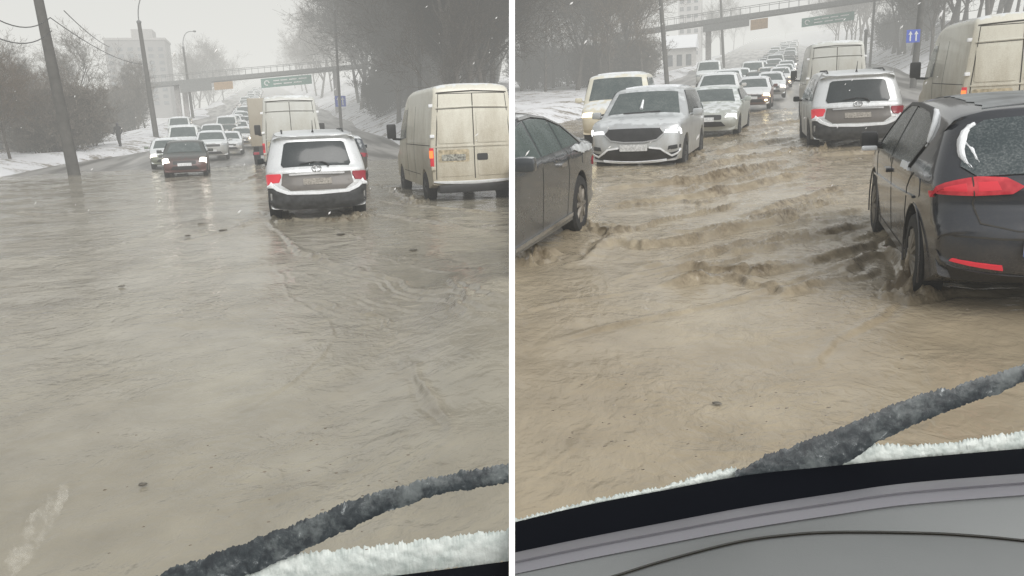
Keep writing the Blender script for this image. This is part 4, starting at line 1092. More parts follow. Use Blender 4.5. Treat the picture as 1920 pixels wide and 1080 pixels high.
# ================================================================== VEHICLES IN PLACE
def put(o, f, px, Y, rz=0, z=None, dz=-.1, label=None, cat=None, group=None, face=None):
    zz = prof(Y, f) if z is None else z
    if face is None and abs(rz) > 1: face = 2.0
    o.matrix_world = place(f, X_at(f, px, Y-(face or 2.3), zz), Y, zz+dz, rz); tag(o, label, cat, group); return o
def unique_copy(o): index_kids(o); return copy_tree(o)
SUVY_A, SUVY_B = 15.6, 19.0
suv = make_suv('silver_suv'); 
put(suv, FA, 605, SUVY_A+2.4, R(-1), dz=-.12, label='silver SUV driving away through calm water beside the white panel van', cat='car')
suv2 = unique_copy(suv); put(suv2, FB, 1601, SUVY_B+2.4, R(1), dz=-.14, label='silver SUV driving away past muddy standing waves ahead of the black hatchback', cat='car')
vanm = paint('cream_van_paint', (.66, .645, .56), (.30, .25, .165), .2, 2.5, .78, .42, 0, .5, streak=2)
van = make_van('panel_van', vanm)
put(van, FA, 887, 17.4+2.8, R(-1), dz=-.08, label='cream white panel van with muddy rear doors right of the silver SUV', cat='van')
van2 = unique_copy(van); put(van2, FB, 1893, 18.2+2.8, R(-1), dz=-.08, label='cream white panel van partly hidden behind the black hatchback', cat='van')
vanm2 = paint('grey_white_van_paint', (.55, .56, .53), (.33, .305, .235), .2, 2.5, .75, .42, 0, .5, streak=2)
vanb = make_van('tall_panel_van', vanm2, 2.72, 2.0, True, True, 'high', 5.9)
put(vanb, FA, 556, 28.6+2.95, R(-1.0), dz=.1, label='tall dirty white van just ahead of the silver SUV on the calm street', cat='van')
vanc = unique_copy(vanb); put(vanc, FB, 1562, 30.5+2.95, R(0), dz=-.12, label='tall dirty white van ahead of the silver SUV beyond the rough water', cat='van')
# box truck further ahead
def make_truck(name, L=7.0, W=2.35, H=3.3):
    o = empty(name); tanm = paint('tan_box_paint', (.36, .33, .27), (.25, .21, .15), .3, 3, .8, .6, 0, .4)
    bm = bmesh.new(); box(bm, -W/2, W/2, -L/2, L/2-1.8, .95, H, .05); part('cargo_box', bm, tanm, o)
    bm = bmesh.new(); box(bm, -W/2+.12, W/2-.12, L/2-1.7, L/2, .55, 2.3, .18); part('cab', bm, simple('truck_cab', (.3, .32, .33), .4), o)
    bm = bmesh.new(); box(bm, -W/2+.2, W/2-.2, L/2-.02, L/2+.02, 1.4, 2.0, .01); part('windscreen', bm, MAT['glass'], o)
    bm = bmesh.new(); box(bm, -.5, .5, -L/2, L/2-1.5, .6, .93); box(bm, -W/2+.05, W/2-.05, -L/2-.03, -L/2+.1, .5, .7, .02); part('chassis', bm, MAT['under'], o)
    bm = bmesh.new(); box(bm, -.012, .012, -L/2-.012, -L/2, 1.0, H-.1); part('door_gap', bm, MAT['seam'], o)
    for sg in (-1, 1):
        bm = bmesh.new(); box(bm, *sorted((sg*(W/2-.35), sg*(W/2-.08))), -L/2-.06, -L/2-.02, .54, .67, .01); part('tail_lamp', bm, MAT['tail_off'], o)
        for y in (-L/2+1.4, L/2-.9):
            bm = bmesh.new(); lathe(bm, [(sg*(W/2-.35), .3), (sg*(W/2-.34), .45), (sg*(W/2-.08), .45), (sg*(W/2-.06), .25)], 20, 'X', 0, y, .45); part('wheel', bm, MAT['tyre'], o)
    return o
trk = make_truck('box_truck'); put(trk, FA, 520, 46, 0, dz=-.1, face=3.5, label='tan box truck ahead of the tall white van', cat='truck')
# cars ahead on the right of the vans (seen from behind, partly hidden)
def make_rear_hatch(name, mat):
    c = make_front_car(name, mat, 'hatch', 'head_off', False)
    c.rear('rear_window', [[(-.6, 1.05), (.6, 1.05), (.5, 1.36), (-.5, 1.36)]], MAT['glass'])
    c.rear('tail_lamp', [[(-.82, .8), (-.55, .8), (-.57, .95), (-.8, .95)]], MAT['tail'])
    c.rear('number_plate', [rrect(-.25, .25, .6, .7, .01, 1)], MAT['plate'])
    return c.root
dh = make_rear_hatch('dark_car', paint('dark_blue_paint', (.03, .04, .055), amt=.5, snow=.6))
put(dh, FA, 648, 27+2, 0, dz=-.06, label='dark car with snow on its roof between the silver SUV and the slope', cat='car')
gh = make_rear_hatch('grey_car', paint('grey_car_paint', (.16, .17, .18), amt=.6, snow=.7))
put(gh, FB, 1632, 36+2, 0, dz=.0, label='grey car seen past the right side of the tall van beyond rough water', cat='car')

# oncoming, calm street
P_ = paint
dk = make_front_car('dark_hatchback', P_('dark_green_maroon_paint', (.05, .06, .055), (.13, .05, .045), .5, .95, .8), 'hatch', 'head', False, fog=False, lampshape=[(.55, .66), (.84, .68), (.82, .86), (.6, .82)])
put(dk.root, FA, 345, 35+2, PI+R(2), dz=-.12, label='dark hatchback with maroon lower front and both headlights lit driving towards us', cat='car')
c = make_front_car('green_white_car', P_('green_grey_paint', (.16, .20, .16), amt=.4, snow=.9), 'hatch', ('head_off', 'head'), True)
put(c.root, FA, 310, 46, PI+R(5), dz=-.12, label='greenish car with snow on roof and bonnet at the left edge of the queue', cat='car')
c = make_front_car('white_minibus', P_('minibus_white', (.60, .62, .60), amt=.5, snow=.8), 'van', 'head_off', True)
put(c.root, FA, 347, 56, PI, dz=.0, label='white people carrier directly behind the maroon fronted hatchback', cat='car')
c = make_front_car('white_bonnet_car', P_('light_grey_paint', (.42, .44, .44), amt=.5, snow=.9), 'suv', ('head_off', 'head_off'), True)
put(c.root, FA, 397, 53, PI+R(2), dz=-.1, label='snow capped dark fronted crossover right of the maroon fronted hatchback', cat='car')
c = make_front_car('pale_grey_car', P_('pale_grey_paint', (.36, .38, .39), amt=.6, snow=.8), 'hatch', 'head_off', True)
put(c.root, FA, 431, 58, PI, dz=-.1, label='pale grey hatchback between the snow capped crossover and the box truck', cat='car')
c = make_front_car('beige_car', P_('beige_paint', (.30, .26, .19), amt=.5, snow=.5), 'hatch', 'head_warm', True)
bgc = c.root; put(c.root, FA, 455, 66, PI, dz=-.1, label='beige car with warm lit headlights close to the box truck', cat='car')
c = make_front_car('white_van_car', P_('boxy_white', (.58, .6, .58), amt=.4, snow=.8), 'van', 'head_off', True)
wv = c.root; put(wv, FA, 338, 78, PI, dz=.0, label='white van at the back of the left lane near the lamp post', cat='van')

# silver crossover with the wide grille
sil = P_('silver_metal_paint', (.47, .49, .50), (.28, .25, .2), .2, .9, .6, .3, .3, .5)
c = make_front_car('silver_crossover', sil, 'suv', 'drl', True, lampshape=[(.60, .84), (.91, .86), (.91, 1.0), (.86, 1.0), (.84, .92), (.62, .90)])
x = c
for ch in list(x.root.children):
    if ch.name.startswith(('grille', 'air_intake', 'number_plate')): bpy.data.objects.remove(ch)
x.front('grille', [[(-.50, .93), (-.56, .83), (-.44, .72), (-.2, .68), (.2, .68), (.44, .72), (.56, .83), (.50, .93)]], MAT['black'], .016)
x.front('grille_surround', [gap([(-.50, .94), (-.58, .83), (-.45, .705), (-.2, .665), (.2, .665), (.45, .705), (.58, .83), (.50, .94)], .022)], MAT['chrome'], .03)
x.front('air_intake', [[(-.84, .42), (-.60, .42), (-.5, .55), (.5, .55), (.60, .42), (.84, .42), (.8, .3), (-.8, .3)]], MAT['under'], .014)
x.front('number_plate', [rrect(-.27, .27, .50, .62, .01, 1)], MAT['plate_white'], .04)
x.front('bumper_trim', [gap([(-.93, .40), (-.72, .36), (-.52, .53), (-.3, .56)], .035), gap([(.93, .40), (.72, .36), (.52, .53), (.3, .56)], .035), gap([(-.62, .30), (0, .275), (.62, .30)], .03)], MAT['snow'], .03)
for sg in (-1, 1):
    x.front('vent', [[(sg*.66, .50), (sg*.88, .50), (sg*.87, .62), (sg*.68, .58)][::sg]], MAT['black'], .016)
bm = bmesh.new(); tube(bm, [x.S.end(-.35, 1.2, 'front', .03), x.S.end(.4, 1.17, 'front', .03)], .012, 6); part('wiper', bm, MAT['black'], x.root)
bm = bmesh.new(); tube(bm, [x.S.end(.05, 1.42, 'front', .03), x.S.end(.05, 1.25, 'front', .03)], [.02, .035], 6); part('hanging_ornament', bm, MAT['snow'], x.root)
put(x.root, FB, 1202, 16.2+2.25, PI-R(2.5), dz=-.2, label='silver crossover with wide black grille and lit running lights facing us', cat='car')
mb = make_front_car('white_minivan', P_('dirty_white_paint', (.66, .64, .54), (.5, .4, .24), .3, 1.5, .6, .4, 0, .6), 'van', ('head_warm', 'head_warm'), True)
put(mb.root, FB, 1146, 22.3+2.4, PI+R(4), dz=-.05, label='cream white minivan with a yellow headlight behind the silver crossover', cat='van')
lp = make_front_car('pale_sedan', P_('pale_green_paint', (.46, .50, .48), amt=.5, snow=.3), 'sedan', ('drl', 'head_off'), False, lampshape=[(.55, .62), (.86, .68), (.85, .76), (.62, .72)])
put(lp.root, FB, 1333, 24+2.3, PI+R(-4), dz=-.1, label='pale silver green saloon with snow on its roof right of the silver crossover', cat='car')
c = make_front_car('dark_red_car', P_('dark_red_paint', (.13, .05, .05), amt=.4, snow=.95), 'hatch', ('head_warm', 'head'), True, fog=True)
drc = c.root; put(c.root, FB, 1413, 42, PI+R(-3), dz=-.05, label='dark red car with white snowy bonnet and warm lamps in the queue', cat='car')
c = make_front_car('white_queue_car', P_('queue_white', (.6, .6, .58), amt=.5, snow=.9), 'suv', 'head_off', True)
q1 = c.root; put(q1, FB, 1345, 38, PI+R(-2), dz=.05, label='white car with a snowy roof directly behind the pale saloon', cat='car')
c = make_front_car('grey_headlight_car', P_('queue_grey', (.22, .23, .24), amt=.5, snow=.8), 'hatch', 'head', True)
ghc = c.root; put(c.root, FB, 1445, 52, PI, dz=.0, label='grey car with bright headlights behind the dark red car', cat='car')
c = make_front_car('small_truck', P_('truck_white', (.55, .57, .55), amt=.4, snow=.9), 'van', 'head_off', True)
q2 = c.root; put(q2, FB, 1328, 66, PI, z=prof(60, FB)+.4, dz=.1, label='white minibus at the far left of the queue below the bridge', cat='van')
c = make_front_car('silver_estate', P_('estate_silver', (.36, .38, .4), amt=.5, snow=.9), 'suv', 'head_off', True)
q3 = c.root; put(q3, FB, 1362, 52, PI, dz=.1, label='snow covered silver car behind the white car in the left lane', cat='car')

# cars small in the distance: same bodies, own labels per look
far_types = [(wv, 'distant white van in the long queue', 'van'), (q1, 'distant white car in the long queue', 'car'),
             (q3, 'distant silver car in the long queue', 'car'), (dk.root, 'distant dark car with lit headlights in the long queue', 'car'),
             (drc, 'distant red car in the long queue', 'car'), (ghc, 'distant grey car in the long queue', 'car'), (bgc, 'distant beige car in the long queue', 'car')]
def queue(f, lanes, word, skip=()):
    for li, (pts, y0, y1, step) in enumerate(lanes):
        Y = y0; k = li
        while Y < y1:
            t = (Y-y0)/(y1-y0); t = t**.5
            i = min(len(pts)-2, int(t*(len(pts)-1))); u = t*(len(pts)-1)-i; px = pts[i]*(1-u)+pts[i+1]*u
            src, lb, cat = far_types[[1, 5, 0, 3, 2, 6, 4, 3, 5][(k*2+li) % 9]]
            far_copy(src, f, px, Y, PI, dz=-.05, label=lb+' on the '+word, group=lb[8:]+' on the '+word, cat=cat); k += 1; Y += step*random.uniform(.85, 1.25)
queue(FA, [((402, 448, 466, 478), 68, 330, 8.5), ((428, 458, 472, 484), 72, 330, 8.5), ((452, 470, 480, 490), 78, 330, 9)], 'calm street')
queue(FB, [((1385, 1430, 1458, 1478), 62, 300, 8.5), ((1420, 1450, 1470, 1484), 58, 300, 8.5), ((1462, 1476, 1484, 1492), 66, 300, 9)], 'rough water street')

# ---- black hatchback, close
S = Shape(rear=[(-2.02, .30), (-2.14, .38), (-2.18, .52), (-2.165, .66), (-2.10, .745), (-2.06, .80), (-2.055, .92), (-2.0, 1.0), (-1.86, 1.14), (-1.66, 1.33)],
          roof=[(-1.58, 1.395), (-1.1, 1.44), (-.4, 1.46), (.15, 1.44), (.4, 1.39)],
          front=[(.85, 1.2), (1.3, .99), (1.42, .95), (1.8, .86), (2.05, .73), (2.16, .55), (2.16, .4), (2.08, .22)],
          W=1.79, axles=(-1.29, 1.29), wr=.32, ground=.20, belt=.93, roofk=.74, Rend=.24, Rtop=.10, plan=.09, pw=2.8, n=7, archr=1.2)
blk = paint('wet_black_paint', (.040, .044, .052), (.12, .10, .085), .15, .75, .4, .13, .25, .0, coat=1, streak=5)
c = Car('black_hatchback', S, blk)
c.rear('rear_window', [[(-.60, 1.00), (.60, 1.00), (.68, 1.08), (.60, 1.30), (.52, 1.34), (-.52, 1.34), (-.60, 1.30), (-.68, 1.08)]], glass('wet_rear_glass', (.045, .06, .065), .12, .35, (.2, .22, .22)), .01, .02, step=.05)
for sg in (-1, 1):
    t = c.rear('tail_lamp', [[(sg*.36, .925), (sg*.42, .88), (sg*.62, .865), (sg*.80, .865), (sg*.885, .88), (sg*.885, .95), (sg*.80, .995), (sg*.6, 1.0), (sg*.45, .98)][::sg]], MAT['tail_big'], .018, .03, step=.04)
    c.rear('lens_line', [gap([(sg*.62, .865), (sg*.625, 1.0)], .006)], MAT['seam'], .021, .004, parent=t)
    c.rear('lens_core', [[(sg*.48, .905), (sg*.60, .895), (sg*.60, .965), (sg*.5, .96)][::sg], [(sg*.66, .895), (sg*.80, .90), (sg*.77, .965), (sg*.66, .965)][::sg]], MAT['tail'], .020, .006, parent=t, step=.04)
    c.rear('reflector', [[(sg*.46, .395), (sg*.74, .41), (sg*.73, .44), (sg*.47, .43)][::sg]], MAT['tail'], .012)
    c.rear('hatch_gap', [gap([(sg*.60, .99), (sg*.635, .82), (sg*.60, .72), (sg*.4, .66), (0, .655)], .008)], MAT['seam'], .003, .004)
    c.rear('bumper_crease', [gap([(0, .60), (sg*.5, .61), (sg*.8, .64)], .014)], MAT['seam'], .002, .003)
    clump = [(sg*.57, 1.33), (sg*.645, 1.32), (sg*.675, 1.26), (sg*.69, 1.18), (sg*.655, 1.08), (sg*.62, 1.05), (sg*.655, 1.14), (sg*.62, 1.2), (sg*.615, 1.28)][::sg]
    bm = bmesh.new(); rs = random.Random(5)
    path = [(.575, 1.335), (.60, 1.32), (.63, 1.29), (.65, 1.25), (.665, 1.2), (.67, 1.15), (.655, 1.10), (.635, 1.065), (.62, 1.05)]
    tube(bm, [S.end(sg*x_, z_, 'rear', -.004) for x_, z_ in path], [.010, .020, .027, .030, .028, .022, .016, .012, .006], 10)
    tube(bm, [S.end(sg*x_, z_, 'rear', -.004) for x_, z_ in ((.64, 1.22), (.615, 1.17), (.60, 1.11), (.58, 1.07))], [.014, .017, .014, .006], 8)
    bmesh.ops.subdivide_edges(bm, edges=bm.edges[:], cuts=1, use_grid_fill=True)
    for v in bm.verts: v.co += Vector((rs.uniform(-1, 1), rs.uniform(-1, 1), rs.uniform(-1, 1)))*.004
    part('snow_clump', bm, MAT['snow'], c.root, 80)
    c.sidep('side_window', [[(-1.02, .97), (-.12, .955), (-.14, 1.36), (-.75, 1.345), (-1.12, 1.26), (-1.22, 1.15)], [(-.06, .955), (.86, .96), (.45, 1.30), (.25, 1.36), (-.08, 1.37)]], MAT['glass_dirty'], sg, .006, .02, step=.06)
    c.sidep('window_seal', [gap([(-1.02, .955), (-1.24, 1.15), (-1.14, 1.275), (-.75, 1.365), (-.1, 1.385), (.26, 1.375), (.50, 1.30), (.92, .95)], .028)], MAT['under'], sg, .012, .02, step=.06)
    bm = bmesh.new()
    tube(bm, [S.side(y_, z_, sg, -.004) for y_, z_ in ((-1.24, 1.12), (-1.23, 1.2), (-1.17, 1.27), (-1.06, 1.325), (-.94, 1.355), (-.8, 1.37))], [.010, .028, .034, .03, .024, .008], 9)
    for v in bm.verts: v.co += Vector((rs.uniform(-1, 1), rs.uniform(-1, 1), rs.uniform(-1, 1)))*.004
    part('window_snow', bm, MAT['snow'], c.root, 80)
    c.sidep('sill_snow', [jagged([(-1.05, .93), (-.7, .93), (-.7, .97), (-1.0, .985)], .008, .04, 9)], MAT['snow'], sg, .015, .03, step=.05)
    c.sidep('door_gap', [gap([(-.1, .94), (-.1, .3)], .01), gap([(.95, .93), (1.02, .6), (.9, .3)], .01), gap([(-1.2, .93), (-1.0, .8), (-.92, .6), (-.95, .3)], .01), gap([(-.9, .29), (.9, .29)], .01)], MAT['seam'], sg, .003, .004)
    c.sidep('door_crease', [gap([(-1.3, .76), (-.3, .71), (1.2, .66)], .018)], blk, sg, .014, .02)
    c.sidep('door_handle', [rrect(-.02, .16, .80, .835, .012)], blk, sg, .035, .04)
    c.sidep('fuel_flap', [rrect(-1.5, -1.34, .78, .92, .04)], blk, sg, .004, .006)
    bm = bmesh.new()      # arch lip
    pts = []
    for k in range(17):
        a = R(-18+216*k/16)
        for ya in (S.axles[0],): pts.append((sg*(S.w(ya, .5)+.006), ya+.395*math.cos(a), .32+.395*math.sin(a)))
    tube(bm, pts, .008, 6); part('arch_lip', bm, blk, c.root)
    bm = bmesh.new(); tube(bm, [tuple(Vector((-p[0]*0+p[0], p[1]+2.58, p[2]))) for p in pts], .008, 6); part('arch_lip', bm, blk, c.root)
c.front('windscreen', [[(-.66, 1.02), (.66, 1.02), (.52, 1.36), (-.52, 1.36)]], MAT['glass_front'])
c.rear('handle_recess', [[(-.30, .68), (.30, .68), (.36, .73), (.33, .80), (-.33, .80), (-.36, .73)]], MAT['under'], .008, step=.05)
pl = c.rear('number_plate', [rrect(-.365, .155, .50, .61, .01, 1)], MAT['plate_white'], .03, .03)
c.rear('country_band', [rrect(-.362, -.305, .503, .607, .004, 1)], MAT['plate_blue'], .033, .004, parent=pl)
c.rear('country_flag', [rrect(-.355, -.312, .56, .60, .004, 1)], MAT['plate_yellow'], .0355, .003, parent=pl)
c.rear('lower_valance', [[(-.76, .36), (.76, .36), (.68, .22), (-.68, .22)]], MAT['under'], .01)
c.topp('roof_sheen', [jagged([(-.5, -1.45), (.5, -1.45), (.52, .2), (-.52, .2)], .02, .1, 4)], simple('painted_roof_sheen', (.20, .215, .22), .3, var=.5, scale=5), .006, .01)  # lighter grey sheet paints the sky's reflection on the wet roof
c.wheels('rim', .205, 12, 40)
for sg in (-1, 1):
    y, z = .78, .98; w = S.w(y, z); bm = bmesh.new()
    box(bm, *sorted((sg*(w+.04), sg*(w+.20))), y-.06, y+.08, z-.02, z+.13, bev=.045)
    tube(bm, [(sg*(w-.03), y, z-.02), (sg*(w+.1), y, z+.01)], .03, 6); t = part('mirror', bm, MAT['black'], c.root, 40)
    bm = bmesh.new(); box(bm, *sorted((sg*(w+.05), sg*(w+.19))), y-.085, y-.03, z-.05, z-.005, bev=.018); part('mirror_snow', bm, MAT['snow'], t, 40)
hb = c.root
Yr = 6.5+1.29; hb.matrix_world = place(FB, 1.99, Yr, -.06, R(-1.0)); tag(hb, 'black hatchback with long red tail lamp close on the right, snow on its windows', 'car')

# ---- dark saloon passing on the left; only its rear half lies on this side of the seam
def seam_bisect(o, f):
    for ch in [o]+list(o.children_recursive):
        if ch.type != 'MESH': continue
        me = ch.data; mw = ch.matrix_world; inv = mw.inverted()
        pp = inv @ SEAM_P; nn = (mw.to_3x3().transposed() @ SEAM_N).normalized()*f.side
        bm = bmesh.new(); bm.from_mesh(me)
        r = bmesh.ops.bisect_plane(bm, geom=bm.verts[:]+bm.edges[:]+bm.faces[:], dist=1e-5, plane_co=pp, plane_no=nn, clear_inner=True)
        ed = [e for e in r['geom_cut'] if isinstance(e, bmesh.types.BMEdge)]
        if ed:
            try: bmesh.ops.holes_fill(bm, edges=ed, sides=0)
            except Exception: pass
        if len(bm.faces) == 0:
            bm.free(); bpy.data.objects.remove(ch); continue
        bm.to_mesh(me); bm.free()
S2 = Shape(rear=[(-2.28, .28), (-2.38, .45), (-2.40, .65), (-2.36, .85), (-2.28, .99)],
           roof=[(-2.05, 1.06), (-1.75, 1.10), (-1.3, 1.25), (-.9, 1.38), (-.4, 1.45), (.0, 1.455), (.3, 1.43)],
           front=[(.7, 1.28), (1.2, 1.02), (1.3, .98), (1.9, .88), (2.2, .76), (2.34, .62), (2.38, .45), (2.3, .24)],
           W=1.86, axles=(-1.40, 1.42), wr=.335, ground=.20, belt=.97, roofk=.72, Rend=.3, Rtop=.08, plan=.09, n=7)
grp = paint('wet_grey_paint', (.062, .07, .078), (.16, .15, .135), .1, .95, .42, .16, .2, .2, coat=1, streak=6)
c = Car('dark_saloon', S2, grp)
for sg in (-1, 1):
    c.sidep('side_window', [[(-.62, 1.03), (.10, 1.02), (.08, 1.37), (-.35, 1.37), (-.62, 1.34)], [(-1.35, 1.05), (-.68, 1.035), (-.68, 1.32), (-1.0, 1.24)], [(.16, 1.02), (1.05, 1.03), (.55, 1.29), (.16, 1.36)]], glass('green_tint_glass', (.07, .095, .09), .08, .25, (.2, .24, .24)), sg, .006, .02, step=.06)
    c.sidep('window_trim', [gap([(-1.45, 1.04), (-1.0, 1.27), (-.6, 1.37), (-.2, 1.405), (.2, 1.39)], .022)], MAT['chrome'], sg, .014, .02, step=.06)
    c.sidep('shoulder_snow', [jagged([(-2.0, .98), (-1.55, 1.03), (-1.0, 1.03), (-1.0, .99), (-1.4, .93), (-1.9, .92)], .012, .05, 21)], simple('thin_slush', (.46, .48, .49), .8, var=.35, scale=9, bump=.8), sg, .014, .02, step=.06)
    c.sidep('door_gap', [gap([(.13, 1.0), (.13, .3)], .01), gap([(-.78, 1.0), (-.86, .75), (-.8, .3)], .01), gap([(1.05, .98), (1.1, .6), (1.0, .3)], .01)], MAT['seam'], sg, .003, .004)
    c.sidep('door_handle', [rrect(-.62, -.42, .86, .90, .015)], MAT['chrome'], sg, .04, .05)
    c.sidep('sill_trim', [gap([(-.98, .285), (1.0, .27)], .04)], MAT['chrome'], sg, .02, .03)
    c.sidep('fuel_flap', [rrect(-1.62, -1.46, .80, .93, .04)], grp, sg, .004, .006)
    c.rear('tail_lamp', [[(sg*.55, .84), (sg*.92, .8), (sg*.9, .95), (sg*.6, .95)][::sg]], MAT['tail_off'], .015)
    c.front('head_lamp', [[(sg*.6, .66), (sg*.88, .7), (sg*.86, .8), (sg*.62, .76)][::sg]], MAT['head_off'], .015)
c.rear('rear_window', [[(-.6, 1.13), (.6, 1.13), (.48, 1.37), (-.48, 1.37)]], MAT['glass'])
c.topp('boot_snow', [jagged([(-.78, -2.2), (.78, -2.2), (.80, -1.72), (-.80, -1.72)], .03, .1, 31)], bpy.data.materials['thin_slush'], .02, .03, step=.08)
c.front('windscreen', [[(-.68, 1.05), (.68, 1.05), (.54, 1.38), (-.54, 1.38)]], MAT['glass_front'])
c.wheels('rim', .22, 8, 36); c.mirror(1.1, .98, grp, (.18, .12, .13))
ds = c.root; ds.matrix_world = place(FB, -2.95, 7.75, -.04, PI-R(2.2)); tag(ds, 'dark grey saloon passing close on the left with slush along its shoulder', 'car')
bpy.context.view_layer.update()
seam_bisect(ds, FB)

# ---- floating bits of ice and debris
ICE = simple('dirty_ice', (.12, .11, .09), .6, var=.4, scale=30)
for f, pts, lb in ((FA, [(380, 421), (418, 433), (352, 443), (228, 538), (268, 912), (640, 440), (775, 470)], 'dark lump of slush floating on the calm water'),
                   (FB, [(1500, 541), (1345, 760), (1700, 560)], 'small dark lump of slush floating on the rough water')):
    for i, (px, py) in enumerate(pts):
        X, Y = ground(f, px, py); bm = bmesh.new(); bmesh.ops.create_icosphere(bm, subdivisions=2, radius=1)
        s = .004+.0022*Y*random.uniform(.6, 1.2)
        for v in bm.verts:
            v.co *= 1+random.uniform(-.25, .25); v.co.x *= 2.0*s; v.co.y *= 1.2*s; v.co.z *= .5*s
        o = link('floating_slush', mesh_of(bm, 'floating_slush', ICE, 60), None, f.m @ Matrix.Translation((X, Y, .012))); tag(o, lb, 'slush', 'floating slush '+('calm' if f is FA else 'rough'))

# ================================================================== OUR OWN VEHICLE: windscreen foot, wiper, ice, dashboards
def CP(px, py, d): return CAM + M3 @ (dcam(px, py)*d)
def loft(name, curves, mat, smooth=60, n=40):
    """surface through several picture-height curves, each a list of (px, py) at its own distance"""
    bm = bmesh.new(); rows = []
    for pts, dep in curves:
        P = [CP(p[0], p[1], dep if not hasattr(dep, '__len__') else dep[0]+(dep[1]-dep[0])*i/(len(pts)-1)) for i, p in enumerate(pts)]
        L_ = [0]
        for a, b_ in zip(P[:-1], P[1:]): L_.append(L_[-1]+(b_-a).length)
        row = []
        for k in range(n+1):
            t = L_[-1]*k/n; i = max(j for j in range(len(P)-1) if L_[j] <= t+1e-9); u = (t-L_[i])/(L_[i+1]-L_[i])
            p0, p1, p2, p3 = P[max(i-1, 0)], P[i], P[i+1], P[min(i+2, len(P)-1)]
            m1, m2 = (p2-p0)*.5, (p3-p1)*.5
            row.append(bm.verts.new(p1*(2*u**3-3*u*u+1)+m1*(u**3-2*u*u+u)+p2*(3*u*u-2*u**3)+m2*(u**3-u*u)))
        rows.append(row)
    for a, b_ in zip(rows[:-1], rows[1:]):
        for k in range(n): bm.faces.new((a[k], a[k+1], b_[k+1], b_[k]))
    return bm
FRIT = simple('black_frit', (.004, .005, .008), .9, var=.1, spec=.05); 
DASHM = simple('grey_dash_plastic', (.215, .225, .225), .55, var=.06, scale=3)
m, nt, b = newmat('grained_dash'); tc = N(nt, 'ShaderNodeTexCoord'); vo = N(nt, 'ShaderNodeTexVoronoi', Scale=900); nt.links.new(tc.outputs['Object'], vo.inputs['Vector'])
bp = N(nt, 'ShaderNodeBump', Strength=.25, Distance=.0006); nt.links.new(vo.outputs['Distance'], bp.inputs['Height']); nt.links.new(bp.outputs[0], b.inputs['Normal'])
n1 = N(nt, 'ShaderNodeTexNoise', Scale=6, Detail=4); nt.links.new(tc.outputs['Object'], n1.inputs['Vector']); cr = N(nt, 'ShaderNodeValToRGB'); nt.links.new(n1.outputs['Fac'], cr.inputs[0])
cr.color_ramp.elements[0].color = (.175, .185, .185, 1); cr.color_ramp.elements[1].color = (.225, .235, .235, 1); nt.links.new(cr.outputs[0], b.inputs['Base Color']); b.inputs['Roughness'].default_value = .5
GRAIN = m
RIM = simple('lilac_grey_trim', (.205, .203, .222), .4, var=.05)
bandT = [(965.5, 981), (1100, 949), (1240, 922), (1400, 893), (1560, 876), (1700, 862), (1920, 843), (2080, 832)]
bandB = [(965.5, 1036), (1100, 1008), (1240, 981), (1400, 951), (1566, 925), (1700, 906), (1920, 888), (2080, 878)]
def sh(c_, dy): return [(x_, y_+dy) for x_, y_ in c_]
def dash_b():
    o = empty('dashboard', Matrix.Translation(CP(1440, 1080, .7))); tag(o, 'grey plastic dashboard with curved cover line below the windscreen on the right', 'dashboard')
    def add(name, bm, mat):
        bmesh.ops.translate(bm, vec=-o.matrix_world.translation, verts=bm.verts); part(name, bm, mat, o, 60)
    add('black_edge', loft('e', [(sh(bandT, -2), .92), (sh(bandT, 12), .90), (sh(bandB, 0), .86), (sh(bandB, 6), .87)], MAT['black']), FRIT)
    add('upper_rim', loft('r', [(sh(bandB, 0), .855), (sh(bandB, 4), .84), (sh(bandB, 16), .82), (sh(bandB, 20), .822), (sh(bandB, 24), .812), (sh(bandB, 40), .80), (sh(bandB, 46), .81)], MAT['black']), RIM)
    groove = [(900, 1150), (1140, 1083), (1240, 1052), (1380, 1016), (1480, 1002), (1566, 997), (1700, 998), (1800, 1002), (1920, 1013), (2080, 1035)]
    g0 = [(965.5, 1082), (1240, 1030), (1400, 1000), (1566, 976), (1700, 960), (1920, 945), (2080, 938)]
    gl_ = [(965.5, 1132), (1140, 1081), (1240, 1050), (1380, 1014), (1480, 1000), (1566, 995), (1700, 996), (1800, 1000), (1920, 1011), (2080, 1033)]
    add('top_pad', loft('t', [(sh(bandB, 40), .805), (g0, .79), (gl_, .76), (sh(gl_, 3), .765)], MAT['black'], n=60), GRAIN)
    add('airbag_cover', loft('a', [(sh(gl_, 6), .765), (sh(gl_, 9), .755), (sh(gl_, 60), .70), (sh(gl_, 160), .60), (sh(gl_, 300), .5)], MAT['black'], n=60), GRAIN)
    add('cover_groove', loft('g', [(sh(gl_, 1), .772), (sh(gl_, 8), .772)], MAT['black'], n=60), MAT['seam'])
dash_b()
o = empty('windscreen_foot', Matrix.Translation(CP(850, 1075, .9))); tag(o, 'black windscreen foot in the bottom corner left of the white divider', 'windscreen edge')
bm = loft('e', [([(600, 1094), (700, 1084), (800, 1072), (954, 1052)], .92), ([(600, 1110), (700, 1100), (800, 1090), (954, 1072)], .88), ([(600, 1200), (700, 1190), (800, 1180), (954, 1160)], .8)], None)
bmesh.ops.translate(bm, vec=-o.matrix_world.translation, verts=bm.verts); part('black_edge', bm, FRIT, o)

